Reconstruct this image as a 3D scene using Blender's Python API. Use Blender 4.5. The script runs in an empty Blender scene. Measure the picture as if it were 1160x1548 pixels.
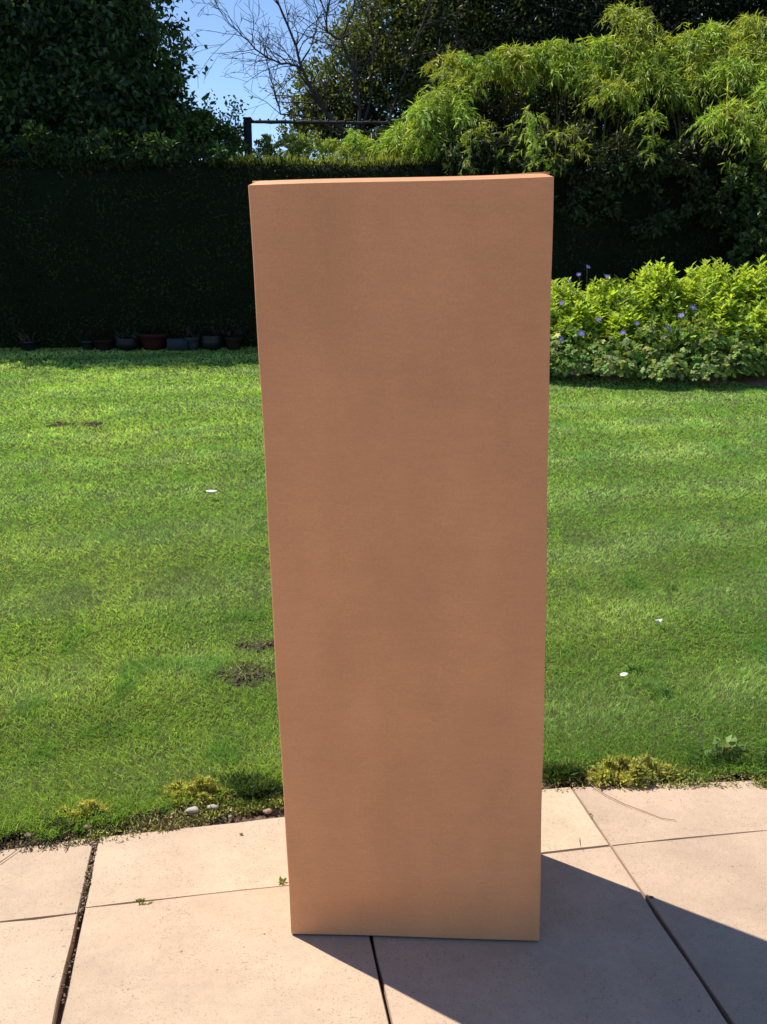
import bpy, bmesh, math, random
import numpy as np
from mathutils import Vector, Matrix
random.seed(7)
rng = np.random.default_rng(11)
R = math.radians
C = bpy.context.scene.collection
sc = bpy.context.scene

# ------------------------------------------------------------------ camera, sky, sun, exposure
F = 1440.0                       # focal length in photograph pixels (1160 x 1548)
TH = math.atan(364 / F)          # downward pitch
H = 1.35                         # camera height
cam_d = bpy.data.cameras.new('camera')
cam = bpy.data.objects.new('camera', cam_d)
C.objects.link(cam)
cam.location = (0, 0, H)
cam.rotation_euler = (R(90) - TH, 0, 0)
cam_d.sensor_fit = 'VERTICAL'
cam_d.sensor_height = 24.0
cam_d.lens = 24.0 * F / 1548
cam_d.clip_start = 0.05
cam_d.clip_end = 2000
sc.camera = cam

SUN_AZ = R(145.5)                # direction towards the sun, measured from +X
SUN_EL = R(57)
S = Vector((math.cos(SUN_AZ) * math.cos(SUN_EL), math.sin(SUN_AZ) * math.cos(SUN_EL), math.sin(SUN_EL)))
w = bpy.data.worlds.new('World')
sc.world = w
w.use_nodes = True
nt = w.node_tree
bg = nt.nodes['Background']
sky = nt.nodes.new('ShaderNodeTexSky')
sky.sky_type = 'NISHITA'
sky.sun_disc = False
sky.sun_elevation = SUN_EL
sky.sun_rotation = math.atan2(S.x, S.y)
sky.air_density = 0.6
sky.dust_density = 0.0
sky.ozone_density = 2.3
nt.links.new(sky.outputs[0], bg.inputs[0])
bg.inputs[1].default_value = 0.138
sun_d = bpy.data.lights.new('sun', 'SUN')
sun_d.energy = 5.0
sun_d.angle = R(0.53)
sun_d.color = (1.0, 0.945, 0.84)
sun = bpy.data.objects.new('sun', sun_d)
sun.rotation_euler = S.to_track_quat('Z', 'Y').to_euler()
sun.location = S * 30
C.objects.link(sun)
sc.view_settings.view_transform = 'Standard'
sc.view_settings.look = 'None'
sc.view_settings.exposure = 0.53
sc.view_settings.gamma = 1.0
sc.view_settings.use_curve_mapping = False
sc.render.engine = 'CYCLES'
sc.cycles.use_denoising = True
sc.cycles.max_bounces = 8
sc.cycles.transparent_max_bounces = 4

# ------------------------------------------------------------------ helpers
def ray(x, y):
    u = (x - 580) / F
    v = (774 - y) / F
    return np.array([u, math.cos(TH) + v * math.sin(TH), -math.sin(TH) + v * math.cos(TH)])

def at(x, y, Y):
    d = ray(x, y)
    return np.array([0, 0, H]) + d * Y / d[1]

def zl(y):                       # height of the gently rising garden
    y = np.asarray(y, float)
    yc = np.minimum(y, 11.0)
    return 0.094 * 0.12 * np.log1p(np.exp(np.clip((yc - 2.33) / 0.12, -40, 200)))

def pl(x, y):                    # where the view through this pixel meets the garden
    d = ray(x, y)
    lo, hi = 0.5, 40.0
    for _ in range(60):
        m = (lo + hi) / 2
        p = np.array([0, 0, H]) + d * m
        if p[2] > zl(p[1]):
            lo = m
        else:
            hi = m
    return p

def vnoise(x, y, s, seed=0):     # smooth value noise in 0..1
    x = np.asarray(x, float) * s + 100.3
    y = np.asarray(y, float) * s + 57.7
    xi, yi = np.floor(x).astype(int), np.floor(y).astype(int)
    fx, fy = x - xi, y - yi
    fx = fx * fx * (3 - 2 * fx)
    fy = fy * fy * (3 - 2 * fy)
    def h(a, b):
        v = np.sin(a * 127.1 + b * 311.7 + seed * 74.7) * 43758.5453
        return v - np.floor(v)
    return (h(xi, yi) * (1 - fx) + h(xi + 1, yi) * fx) * (1 - fy) + (h(xi, yi + 1) * (1 - fx) + h(xi + 1, yi + 1) * fx) * fy

def link(name, me, mat=None, parent=None, loc=None):
    o = bpy.data.objects.new(name, me)
    C.objects.link(o)
    if mat is not None and me is not None and len(me.materials) == 0:
        me.materials.append(mat)
    if parent is not None:
        o.parent = parent
    if loc is not None:
        o.location = loc
    return o

def tag(o, label=None, cat=None, group=None, kind=None):
    if label: o['label'] = label
    if cat: o['category'] = cat
    if group: o['group'] = group
    if kind: o['kind'] = kind
    return o

def empty(name, loc, label, cat, group=None, rz=0):
    o = bpy.data.objects.new(name, None)
    C.objects.link(o)
    o.empty_display_size = 0.1
    o.location = loc
    o.rotation_euler = (0, 0, rz)
    return tag(o, label, cat, group)

class MB:
    """collects vertices, faces and vertex colours for ONE mesh"""
    def __init__(self):
        self.v, self.t, self.c, self.n = [], [], [], 0
    def add(self, v, t, c=(1, 1, 1)):
        v = np.asarray(v, float).reshape(-1, 3)
        t = np.asarray(t, int).reshape(-1, 3)
        c = np.asarray(c, float)
        if c.ndim == 1:
            c = np.tile(c, (len(v), 1))
        self.v.append(v); self.t.append(t + self.n); self.c.append(c)
        self.n += len(v)
        return self
    def mesh(self, name, smooth=False, off=(0, 0, 0)):
        v = np.concatenate(self.v) - np.asarray(off, float)
        t = np.concatenate(self.t)
        c = np.concatenate(self.c)
        me = bpy.data.meshes.new(name)
        me.vertices.add(len(v)); me.vertices.foreach_set('co', v.astype(np.float32).ravel())
        me.loops.add(len(t) * 3); me.loops.foreach_set('vertex_index', t.astype(np.int32).ravel())
        me.polygons.add(len(t))
        me.polygons.foreach_set('loop_start', np.arange(0, len(t) * 3, 3, dtype=np.int32))
        if smooth:
            me.polygons.foreach_set('use_smooth', np.ones(len(t), dtype=bool))
        a = me.color_attributes.new('Col', 'FLOAT_COLOR', 'POINT')
        a.data.foreach_set('color', np.concatenate([c, np.ones((len(c), 1))], 1).astype(np.float32).ravel())
        me.update(calc_edges=True)
        return me
    def build(self, name, mat, parent=None, smooth=False):
        off = np.array(parent.location) if parent is not None and parent.parent is None else np.zeros(3)
        p = parent
        off = np.zeros(3)
        while p is not None:
            off += np.array(p.location)
            p = p.parent
        return link(name, self.mesh(name, smooth, off), mat, parent)

def unit(a):
    return a / np.maximum(np.linalg.norm(a, axis=-1, keepdims=True), 1e-9)

def rdir(n):
    return unit(rng.normal(size=(n, 3)))

def cols(n, base, var=0.25, hue=0.12):
    b = np.asarray(base, float)
    k = np.clip(1 + rng.normal(size=(n, 1)) * var, 0.35, 2.0)
    h = 1 + rng.normal(size=(n, 3)) * hue * np.array([1.0, 0.4, 1.0])
    return np.clip(b * k * h, 0.002, 0.9)

def leaves(mb, P, D, N, L, W, col, fold=0.12, curl=0.12, mid=0.42):
    """4-vertex folded leaves: base, two sides, tip"""
    n = len(P)
    D = unit(D)
    N = unit(N - D * np.sum(N * D, 1, keepdims=True))
    Sd = np.cross(D, N)
    L = np.broadcast_to(np.asarray(L, float), (n,))[:, None]
    W = np.broadcast_to(np.asarray(W, float), (n,))[:, None]
    v = np.stack([P, P + D * L * mid - Sd * W / 2 + N * W * fold, P + D * L * mid + Sd * W / 2 + N * W * fold,
                  P + D * L - N * L * curl], 1).reshape(-1, 3)
    i = np.arange(n)[:, None] * 4
    t = np.stack([i + [0, 2, 3], i + [0, 3, 1]], 1).reshape(-1, 3)
    mb.add(v, t, np.repeat(col, 4, 0))

def tube(mb, pts, rads, sides=6, col=(1, 1, 1)):
    pts = np.asarray(pts, float)
    n = len(pts)
    rads = np.broadcast_to(np.asarray(rads, float), (n,))
    T = unit(np.gradient(pts, axis=0))
    up = np.where(np.abs(T[:, 2:3]) > 0.9, np.array([[1.0, 0, 0]]), np.array([[0, 0, 1.0]]))
    A = unit(np.cross(T, up)); B = np.cross(T, A)
    th = np.arange(sides) * 2 * math.pi / sides
    v = pts[:, None, :] + rads[:, None, None] * (np.cos(th)[None, :, None] * A[:, None, :] + np.sin(th)[None, :, None] * B[:, None, :])
    t = []
    for k in range(n - 1):
        for s in range(sides):
            a, b = k * sides + s, k * sides + (s + 1) % sides
            t += [(a, b, b + sides), (a, b + sides, a + sides)]
    for s in range(1, sides - 1):
        t.append((0, s + 1, s))
        o = (n - 1) * sides
        t.append((o, o + s, o + s + 1))
    mb.add(v.reshape(-1, 3), t, col)

def ico(mb, c, r, col, noise=0.12, sub=2, squash=(1, 1, 1)):
    bm = bmesh.new()
    bmesh.ops.create_icosphere(bm, subdivisions=sub, radius=1)
    v = np.array([q.co[:] for q in bm.verts])
    t = np.array([[q.index for q in f.verts] for f in bm.faces])
    bm.free()
    v = v * (1 + rng.normal(size=(len(v), 1)) * noise) * np.asarray(squash) * r + np.asarray(c)
    mb.add(v, t, col)

# ------------------------------------------------------------------ materials
def mat(name):
    m = bpy.data.materials.new(name)
    m.use_nodes = True
    m.node_tree.nodes.clear()
    return m, m.node_tree.nodes, m.node_tree.links

def nn(ns, kind, **kw):
    n = ns.new(kind)
    for k, v in kw.items():
        if k in n.inputs.keys() if hasattr(n.inputs, 'keys') else False:
            n.inputs[k].default_value = v
        else:
            setattr(n, k, v)
    return n

def leaf_mat(name, trans=0.35, rough=0.45, spec=0.4, tcol=(1.5, 1.45, 0.55)):
    m, ns, ls = mat(name)
    at_ = nn(ns, 'ShaderNodeAttribute', attribute_name='Col')
    p = ns.new('ShaderNodeBsdfPrincipled')
    p.inputs['Roughness'].default_value = rough
    p.inputs['Specular IOR Level'].default_value = spec
    ls.new(at_.outputs['Color'], p.inputs['Base Color'])
    tr = ns.new('ShaderNodeBsdfTranslucent')
    mx = nn(ns, 'ShaderNodeMix', data_type='RGBA', blend_type='MULTIPLY')
    mx.inputs['Factor'].default_value = 1
    ls.new(at_.outputs['Color'], mx.inputs['A'])
    mx.inputs['B'].default_value = (*tcol, 1)
    ls.new(mx.outputs['Result'], tr.inputs['Color'])
    ms = ns.new('ShaderNodeMixShader')
    ms.inputs['Fac'].default_value = trans
    ls.new(p.outputs[0], ms.inputs[1]); ls.new(tr.outputs[0], ms.inputs[2])
    out = ns.new('ShaderNodeOutputMaterial')
    ls.new(ms.outputs[0], out.inputs[0])
    return m

def solid(name, col, rough=0.8, spec=0.3, noise_scale=None, noise_amt=0.25, bump=0.0, vcol=False, bump_scale=None):
    m, ns, ls = mat(name)
    p = ns.new('ShaderNodeBsdfPrincipled')
    p.inputs['Roughness'].default_value = rough
    p.inputs['Specular IOR Level'].default_value = spec
    out = ns.new('ShaderNodeOutputMaterial')
    ls.new(p.outputs[0], out.inputs[0])
    tc = ns.new('ShaderNodeTexCoord')
    if vcol:
        a = nn(ns, 'ShaderNodeAttribute', attribute_name='Col')
        src = a.outputs['Color']
    else:
        rg = ns.new('ShaderNodeRGB'); rg.outputs[0].default_value = (*col, 1)
        src = rg.outputs[0]
    if noise_scale:
        n = ns.new('ShaderNodeTexNoise'); n.inputs['Scale'].default_value = noise_scale
        n.inputs['Detail'].default_value = 6; n.inputs['Roughness'].default_value = 0.65
        ls.new(tc.outputs['Object'], n.inputs['Vector'])
        mr = ns.new('ShaderNodeMapRange')
        mr.inputs['From Min'].default_value = 0.3; mr.inputs['From Max'].default_value = 0.7
        mr.inputs['To Min'].default_value = 1 - noise_amt; mr.inputs['To Max'].default_value = 1 + noise_amt
        ls.new(n.outputs['Fac'], mr.inputs['Value'])
        mx = nn(ns, 'ShaderNodeVectorMath', operation='SCALE')
        ls.new(src, mx.inputs[0]); ls.new(mr.outputs[0], mx.inputs['Scale'])
        src = mx.outputs[0]
        if bump:
            n2 = n
            if bump_scale:
                n2 = ns.new('ShaderNodeTexNoise'); n2.inputs['Scale'].default_value = bump_scale
                n2.inputs['Detail'].default_value = 5
                ls.new(tc.outputs['Object'], n2.inputs['Vector'])
            b = ns.new('ShaderNodeBump'); b.inputs['Strength'].default_value = bump
            b.inputs['Distance'].default_value = 0.004
            ls.new(n2.outputs['Fac'], b.inputs['Height']); ls.new(b.outputs[0], p.inputs['Normal'])
    ls.new(src, p.inputs['Base Color'])
    return m

M_grass = leaf_mat('grass_blade', 0.45, 0.5, 0.3, (1.35, 1.35, 0.6))
M_leaf = leaf_mat('leaf', 0.36, 0.45, 0.3)
M_leaf_thin = leaf_mat('thin_leaf', 0.48, 0.5, 0.25, (1.4, 1.35, 0.6))
M_bamboo = leaf_mat('bamboo_leaf', 0.34, 0.5, 0.25, (1.4, 1.35, 0.6))
M_needle = leaf_mat('needle', 0.08, 0.7, 0.05)
M_petal = leaf_mat('petal', 0.35, 0.6, 0.2, (1.1, 1.0, 1.2))
M_bark = solid('bark', (0.09, 0.07, 0.055), 0.9, 0.15, 30, 0.4, 0.5)
M_grey_bark = solid('grey_bark', (0.07, 0.06, 0.055), 0.9, 0.15, 40, 0.35, 0.4)
M_culm = solid('culm', (0.16, 0.17, 0.05), 0.5, 0.4, 20, 0.2)
M_soil = solid('soil', (0.11, 0.078, 0.055), 0.95, 0.1, 60, 0.5, 1.0)
M_drysoil = solid('dry_soil', (0.34, 0.235, 0.165), 0.95, 0.1, 30, 0.35, 0.8)
M_ground = solid('earth', (0.06, 0.06, 0.025), 0.95, 0.1, 3, 0.3)
M_turf = solid('turf_soil', (0.052, 0.064, 0.022), 0.95, 0.05, 25, 0.45, 0.8)
M_black = solid('black_paint', (0.012, 0.012, 0.013), 0.5, 0.4, 40, 0.2)
M_vcol = solid('mixed_matter', (1, 1, 1), 0.9, 0.15, 60, 0.2, 0, True)
M_terra = solid('terracotta', (0.040, 0.012, 0.008), 0.85, 0.2, 25, 0.25, 0.2)  # pot colours from here on darkened: hedge shade put into the colour
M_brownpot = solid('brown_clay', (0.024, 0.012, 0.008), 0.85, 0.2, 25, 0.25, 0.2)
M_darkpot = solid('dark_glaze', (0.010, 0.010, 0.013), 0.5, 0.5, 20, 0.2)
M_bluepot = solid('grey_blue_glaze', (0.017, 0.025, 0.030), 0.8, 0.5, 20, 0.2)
M_stone = solid('pale_stone', (0.52, 0.46, 0.38), 0.85, 0.2, 30, 0.25, 0.4)
M_chalk = solid('chalky_stone', (0.42, 0.39, 0.34), 0.9, 0.15, 40, 0.3, 0.5)
M_buff = solid('buff_stone', (0.30, 0.22, 0.15), 0.9, 0.15, 30, 0.3, 0.4)
M_white = solid('white_petal', (0.62, 0.60, 0.57), 0.7, 0.2, 60, 0.08)
M_stalk = solid('dry_stalk', (0.20, 0.13, 0.08), 0.9, 0.1, 40, 0.3)
M_bed = solid('jointing_sand', (0.085, 0.062, 0.048), 0.95, 0.1, 80, 0.5, 1.0)

def slab_mat(name, base):
    m, ns, ls = mat(name)
    tc = ns.new('ShaderNodeTexCoord')
    oi = ns.new('ShaderNodeObjectInfo')
    add = nn(ns, 'ShaderNodeVectorMath', operation='ADD')
    ls.new(tc.outputs['Object'], add.inputs[0])
    sc3 = nn(ns, 'ShaderNodeMath', operation='MULTIPLY'); sc3.inputs[1].default_value = 37.0
    ls.new(oi.outputs['Random'], sc3.inputs[0])
    ls.new(sc3.outputs[0], add.inputs[1])
    V = add.outputs[0]
    def noise(s, d=4, r=0.6):
        n = ns.new('ShaderNodeTexNoise'); n.inputs['Scale'].default_value = s
        n.inputs['Detail'].default_value = d; n.inputs['Roughness'].default_value = r
        ls.new(V, n.inputs['Vector']); return n.outputs['Fac']
    def rng_(src, a, b, c, d):
        r = ns.new('ShaderNodeMapRange')
        for k, q in zip(('From Min', 'From Max', 'To Min', 'To Max'), (a, b, c, d)):
            r.inputs[k].default_value = q
        ls.new(src, r.inputs['Value']); return r.outputs[0]
    def mul(a, b):
        q = nn(ns, 'ShaderNodeMath', operation='MULTIPLY'); ls.new(a, q.inputs[0]); ls.new(b, q.inputs[1]); return q.outputs[0]
    big = rng_(noise(5), 0.3, 0.7, 0.87, 1.08)
    mid = rng_(noise(45), 0.3, 0.7, 0.95, 1.05)
    fine = rng_(noise(420, 2), 0.3, 0.7, 0.92, 1.08)
    # sparse dark aggregate specks and small pits
    sp1 = rng_(noise(240, 2, 0.5), 0.60, 0.66, 0.0, 1.0)
    sp3 = rng_(noise(110, 3, 0.6), 0.655, 0.70, 0.0, 1.0)
    dens = rng_(noise(9), 0.40, 0.60, 0.45, 1.0)
    spk = mul(rng_(mul(sp1, dens), 0.0, 1.0, 1.0, 0.68), rng_(mul(sp3, dens), 0.0, 1.0, 1.0, 0.55))
    vo2 = ns.new('ShaderNodeTexVoronoi'); vo2.inputs['Scale'].default_value = 38
    ls.new(V, vo2.inputs['Vector'])
    sel2 = rng_(vo2.outputs['Color'], 0.9, 0.92, 0.0, 1.0)
    dist2 = rng_(vo2.outputs['Distance'], 0.07, 0.14, 1.0, 0.0)
    spk2 = rng_(mul(sel2, dist2), 0, 1, 1.0, 0.5)
    allf = mul(mul(mul(big, mid), fine), mul(mul(spk, spk2), rng_(oi.outputs['Random'], 0, 1, 0.95, 1.05)))
    rg = ns.new('ShaderNodeRGB'); rg.outputs[0].default_value = (*base, 1)
    ss = nn(ns, 'ShaderNodeVectorMath', operation='SCALE')
    ls.new(rg.outputs[0], ss.inputs[0]); ls.new(allf, ss.inputs['Scale'])
    p = ns.new('ShaderNodeBsdfPrincipled')
    p.inputs['Roughness'].default_value = 0.85
    p.inputs['Specular IOR Level'].default_value = 0.25
    ls.new(ss.outputs[0], p.inputs['Base Color'])
    b = ns.new('ShaderNodeBump'); b.inputs['Strength'].default_value = 0.35; b.inputs['Distance'].default_value = 0.002
    hh = mul(fine, spk)
    ls.new(hh, b.inputs['Height']); ls.new(b.outputs[0], p.inputs['Normal'])
    o = ns.new('ShaderNodeOutputMaterial'); ls.new(p.outputs[0], o.inputs[0])
    return m

M_slab = slab_mat('buff_slab', (0.465, 0.347, 0.246))
M_slab_pink = slab_mat('pinkish_slab', (0.460, 0.335, 0.243))
M_slab_pale = slab_mat('pale_slab', (0.48, 0.37, 0.255))

def card_mat():
    m, ns, ls = mat('cardboard')
    tc = ns.new('ShaderNodeTexCoord')
    def noise(s, scale, d=4):
        mp = ns.new('ShaderNodeMapping'); mp.inputs['Scale'].default_value = scale
        ls.new(tc.outputs['Object'], mp.inputs[0])
        n = ns.new('ShaderNodeTexNoise'); n.inputs['Scale'].default_value = s; n.inputs['Detail'].default_value = d
        ls.new(mp.outputs[0], n.inputs['Vector']); return n.outputs['Fac']
    def rng_(src, a, b, c, d):
        r = ns.new('ShaderNodeMapRange')
        for k, q in zip(('From Min', 'From Max', 'To Min', 'To Max'), (a, b, c, d)):
            r.inputs[k].default_value = q
        ls.new(src, r.inputs['Value']); return r.outputs[0]
    def mul(a, b):
        q = nn(ns, 'ShaderNodeMath', operation='MULTIPLY'); ls.new(a, q.inputs[0]); ls.new(b, q.inputs[1]); return q.outputs[0]
    wv = ns.new('ShaderNodeTexWave'); wv.wave_type = 'BANDS'; wv.bands_direction = 'Z'
    wv.inputs['Scale'].default_value = 40; wv.inputs['Distortion'].default_value = 0.6; wv.inputs['Detail'].default_value = 1
    ls.new(tc.outputs['Object'], wv.inputs['Vector'])
    f = mul(mul(rng_(noise(4.5, (1.6, 1, 0.8), 6), 0.3, 0.7, 0.90, 1.08), rng_(noise(40, (1, 1, 5)), 0.3, 0.7, 0.97, 1.03)),
            mul(rng_(noise(300, (1, 1, 1), 2), 0.3, 0.7, 0.94, 1.06), rng_(noise(7, (0.6, 1, 3.0), 5), 0.3, 0.7, 0.975, 1.025)))
    rg = ns.new('ShaderNodeRGB'); rg.outputs[0].default_value = (0.64, 0.292, 0.131, 1)
    ss = nn(ns, 'ShaderNodeVectorMath', operation='SCALE')
    ls.new(rg.outputs[0], ss.inputs[0]); ls.new(f, ss.inputs['Scale'])
    p = ns.new('ShaderNodeBsdfPrincipled')
    p.inputs['Roughness'].default_value = 0.55
    p.inputs['Specular IOR Level'].default_value = 0.4
    ls.new(ss.outputs[0], p.inputs['Base Color'])
    b = ns.new('ShaderNodeBump'); b.inputs['Strength'].default_value = 0.05; b.inputs['Distance'].default_value = 0.0008
    ls.new(wv.outputs['Fac'], b.inputs['Height'])
    b2 = ns.new('ShaderNodeBump'); b2.inputs['Strength'].default_value = 0.15; b2.inputs['Distance'].default_value = 0.001
    ls.new(noise(220, (1, 1, 1), 3), b2.inputs['Height']); ls.new(b.outputs[0], b2.inputs['Normal'])
    ls.new(b2.outputs[0], p.inputs['Normal'])
    o = ns.new('ShaderNodeOutputMaterial'); ls.new(p.outputs[0], o.inputs[0])
    return m
M_card = card_mat()

# ------------------------------------------------------------------ ground and lawn
def grid_sheet(xs, ys, zf):
    X, Y = np.meshgrid(xs, ys)
    Z = zf(X, Y)
    v = np.stack([X, Y, Z], -1).reshape(-1, 3)
    nx, ny = len(xs), len(ys)
    i = (np.arange(ny - 1)[:, None] * nx + np.arange(nx - 1)[None, :]).ravel()
    t = np.concatenate([np.stack([i, i + 1, i + nx + 1], 1), np.stack([i, i + nx + 1, i + nx], 1)])
    return v, t

def spread(lo, hi, a, b, fine, n):   # fine spacing inside [a,b], growing outside
    mid = np.arange(a, b + 1e-6, fine)
    l = a - np.geomspace(fine, a - lo, n)[::-1]
    r = b + np.geomspace(fine, hi - b, n)
    return np.concatenate([l, mid, r])

mb = MB()
v, t = grid_sheet(spread(-300, 300, -6, 8, 0.5, 14), spread(-300, 300, -2, 12, 0.5, 14), lambda X, Y: zl(Y) - 0.09)
mb.add(v, t)
tag(mb.build('ground', M_ground, smooth=True), kind='structure')

# rotated frame of the paving: a along the house, b towards the lawn
PA = R(9.5)
E1 = np.array([math.cos(PA), math.sin(PA)]); E2 = np.array([-math.sin(PA), math.cos(PA)])
def ab(a, b):
    return E1 * a + E2 * b
def to_ab(x, y):
    return x * E1[0] + y * E1[1], x * E2[0] + y * E2[1]

# front edge of the flower bed, in world x -> y
bedpx = [(600, 545), (700, 548), (835, 553), (900, 555), (960, 558), (1020, 563), (1060, 569), (1110, 577), (1160, 586)]
bedw = np.array([pl(*p)[:2] for p in bedpx])
bedw = np.concatenate([[[bedw[0, 0] - 0.5, 9.4]], bedw, [[bedw[-1, 0] + 1.2, bedw[-1, 1] - 0.9], [bedw[-1, 0] + 3.5, bedw[-1, 1] - 2.0]]])
def bed_edge(x):
    return np.interp(x, bedw[:, 0], bedw[:, 1], left=20)
HEDGE_Y = 9.12

def lawn_start(x):               # where the paving's soil strip ends and turf begins (world y)
    pts = np.array([(-4.0, 1.62), (-0.93, 2.10), (-0.62, 2.17), (-0.25, 2.335), (0.35, 2.375), (0.62, 2.41), (1.05, 2.405), (4.5, 2.55)])
    return np.interp(x, pts[:, 0], pts[:, 1])

def und(x, y):                   # lawn undulation
    return (vnoise(x, y, 1.3, 3) - 0.5) * 0.022 + (vnoise(x, y, 4.0, 5) - 0.5) * 0.010

mb = MB()
xs = np.arange(-7, 9.01, 0.12); ts = np.linspace(0, 1, 80) ** 1.3
X = np.repeat(xs[None, :], len(ts), 0)
y0 = lawn_start(xs); y1 = np.minimum(HEDGE_Y + 0.35, bed_edge(xs))
Y = y0[None, :] + (y1 - y0)[None, :] * ts[:, None]
Z = zl(Y) - 0.004 + und(X, Y)
v = np.stack([X, Y, Z], -1).reshape(-1, 3)
nx, ny = len(xs), len(ts)
i = (np.arange(ny - 1)[:, None] * nx + np.arange(nx - 1)[None, :]).ravel()
t = np.concatenate([np.stack([i, i + 1, i + nx + 1], 1), np.stack([i, i + nx + 1, i + nx], 1)])
mb.add(v, t)
tag(mb.build('lawn', M_turf, smooth=True), kind='structure')

# soil strip between paving and lawn: crumbly, slightly hollow
mb = MB()
xs = np.arange(-4, 4.51, 0.02); ts = np.linspace(0, 1, 14)
X = np.repeat(xs[None, :], len(ts), 0)
y0 = lawn_start(xs) - 0.22; y1 = lawn_start(xs) + 0.04
Y = y0[None, :] + (y1 - y0)[None, :] * ts[:, None]
Z = zl(Y) - 0.022 + (vnoise(X, Y, 30, 2) - 0.5) * 0.022 + (vnoise(X, Y, 90, 4) - 0.5) * 0.012
v = np.stack([X, Y, Z], -1).reshape(-1, 3)
nx, ny = len(xs), len(ts)
i = (np.arange(ny - 1)[:, None] * nx + np.arange(nx - 1)[None, :]).ravel()
t = np.concatenate([np.stack([i, i + 1, i + nx + 1], 1), np.stack([i, i + nx + 1, i + nx], 1)])
mb.add(v, t)
tag(mb.build('soil_strip', M_soil), kind='structure')

# flower bed soil: dark under the plants, a dry rim at the right
mb = MB()
xs = np.arange(0.3, 7.5, 0.08); ts = np.linspace(0, 1, 24)
X = np.repeat(xs[None, :], len(ts), 0)
y0 = np.minimum(bed_edge(xs), HEDGE_Y + 0.2) - 0.05; y1 = np.full_like(xs, HEDGE_Y + 0.4)
Y = y0[None, :] + (y1 - y0)[None, :] * ts[:, None]
Z = zl(Y) - 0.02 + 0.10 * np.clip((Y - y0[None, :]) / 0.5, 0, 1) + (vnoise(X, Y, 9, 2) - 0.5) * 0.05
v = np.stack([X, Y, Z], -1).reshape(-1, 3)
nx, ny = len(xs), len(ts)
i = (np.arange(ny - 1)[:, None] * nx + np.arange(nx - 1)[None, :]).ravel()
t = np.concatenate([np.stack([i, i + 1, i + nx + 1], 1), np.stack([i, i + nx + 1, i + nx], 1)])
mb.add(v, t)
tag(mb.build('flower_bed', M_drysoil), kind='structure')

# ------------------------------------------------------------------ paving
bm = bmesh.new()
c4 = [ab(-4.2, -2.6), ab(4.2, -2.6), ab(4.2, 2.10), ab(-4.2, 2.10)]
lo = [bm.verts.new((p[0], p[1], -0.10)) for p in c4]; hi = [bm.verts.new((p[0], p[1], -0.024)) for p in c4]
bm.faces.new(hi); bm.faces.new(lo[::-1])
for k in range(4):
    bm.faces.new((lo[k], lo[(k + 1) % 4], hi[(k + 1) % 4], hi[k]))
me = bpy.data.meshes.new('patio'); bm.to_mesh(me); bm.free()
patio = tag(link('patio', me, M_bed), kind='structure')

def slab(poly, m, tilt=0.0, wob=0.0012, label=None):
    """poly in paving coordinates, counter-clockwise; edges worn by small jitter, arrises bevelled"""
    bm = bmesh.new()
    ring = []
    n = len(poly)
    for k in range(n):
        p, q = np.array(poly[k]), np.array(poly[(k + 1) % n])
        m_ = max(1, int(np.linalg.norm(q - p) / 0.08))
        for j in range(m_):
            r = p + (q - p) * j / m_
            if j: r = r + rng.normal(size=2) * wob
            ring.append(ab(*r))
    cx = np.mean(ring, 0)
    ins = [r + (cx - r) / np.linalg.norm(cx - r) * 0.0022 for r in ring]
    dz = rng.uniform(-0.0012, 0.0012)
    bot = [bm.verts.new((r[0] - cx[0], r[1] - cx[1], -0.045)) for r in ring]
    sid = [bm.verts.new((r[0] - cx[0], r[1] - cx[1], -0.0035 + dz + rng.normal() * 0.0004)) for r in ring]
    top = [bm.verts.new((r[0] - cx[0], r[1] - cx[1], dz)) for r in ins]
    K = len(ring)
    for k in range(K):
        j = (k + 1) % K
        bm.faces.new((bot[k], bot[j], sid[j], sid[k]))
        bm.faces.new((sid[k], sid[j], top[j], top[k]))
    bm.faces.new(top); bm.faces.new(bot[::-1])
    me = bpy.data.meshes.new('paving_slab'); bm.to_mesh(me); bm.free()
    o = link('paving_slab', me, m, patio, (cx[0], cx[1], 0))
    if label: o['label'] = label
    return o

LJ, MJ, RJ = -0.353, 0.259, 0.881
# the slabs around the box, each with its own gaps
slab([(LJ + 0.007, 1.893), (RJ - 0.003, 1.9255), (RJ - 0.003, 2.192), (LJ + 0.006, 2.172)][0:1] + [(MJ - 0.004, 1.9015), (MJ - 0.004, 2.185), (LJ + 0.006, 2.165)], M_slab)
slab([(MJ + 0.004, 1.911), (RJ - 0.003, 1.9250), (RJ - 0.0015, 2.196), (MJ + 0.004, 2.19)], M_slab_pale)
slab([(LJ + 0.010, 1.283), (MJ - 0.006, 1.285), (MJ - 0.004, 1.899), (LJ + 0.008, 1.8905)], M_slab)
slab([(MJ + 0.005, 1.285), (RJ - 0.008, 1.287), (RJ - 0.003, 1.9205), (MJ + 0.003, 1.906)], M_slab_pink)
slab([(RJ + 0.006, 1.288), (1.497, 1.287), (1.497, 1.918), (RJ + 0.002, 1.920)], M_slab_pink)
slab([(RJ + 0.002, 1.9212), (1.497, 1.9192), (1.497, 2.135), (RJ + 0.003, 2.192)], M_slab_pink)
slab([(-0.966, 1.865), (LJ - 0.006, 1.877), (LJ - 0.005, 2.165), (-0.966, 2.112)], M_slab)
slab([(-0.966, 1.283), (LJ - 0.006, 1.283), (LJ - 0.006, 1.874), (-0.966, 1.862)], M_slab)
acols = [-4.04, -3.426, -2.812, -2.198, -1.584, -0.970, LJ, MJ, RJ, 1.500, 2.115, 2.73, 3.345, 3.96]
brows = [-2.4, -1.787, -1.172, -0.557, 0.058, 0.673, 1.285, 1.9, 2.15]
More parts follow.
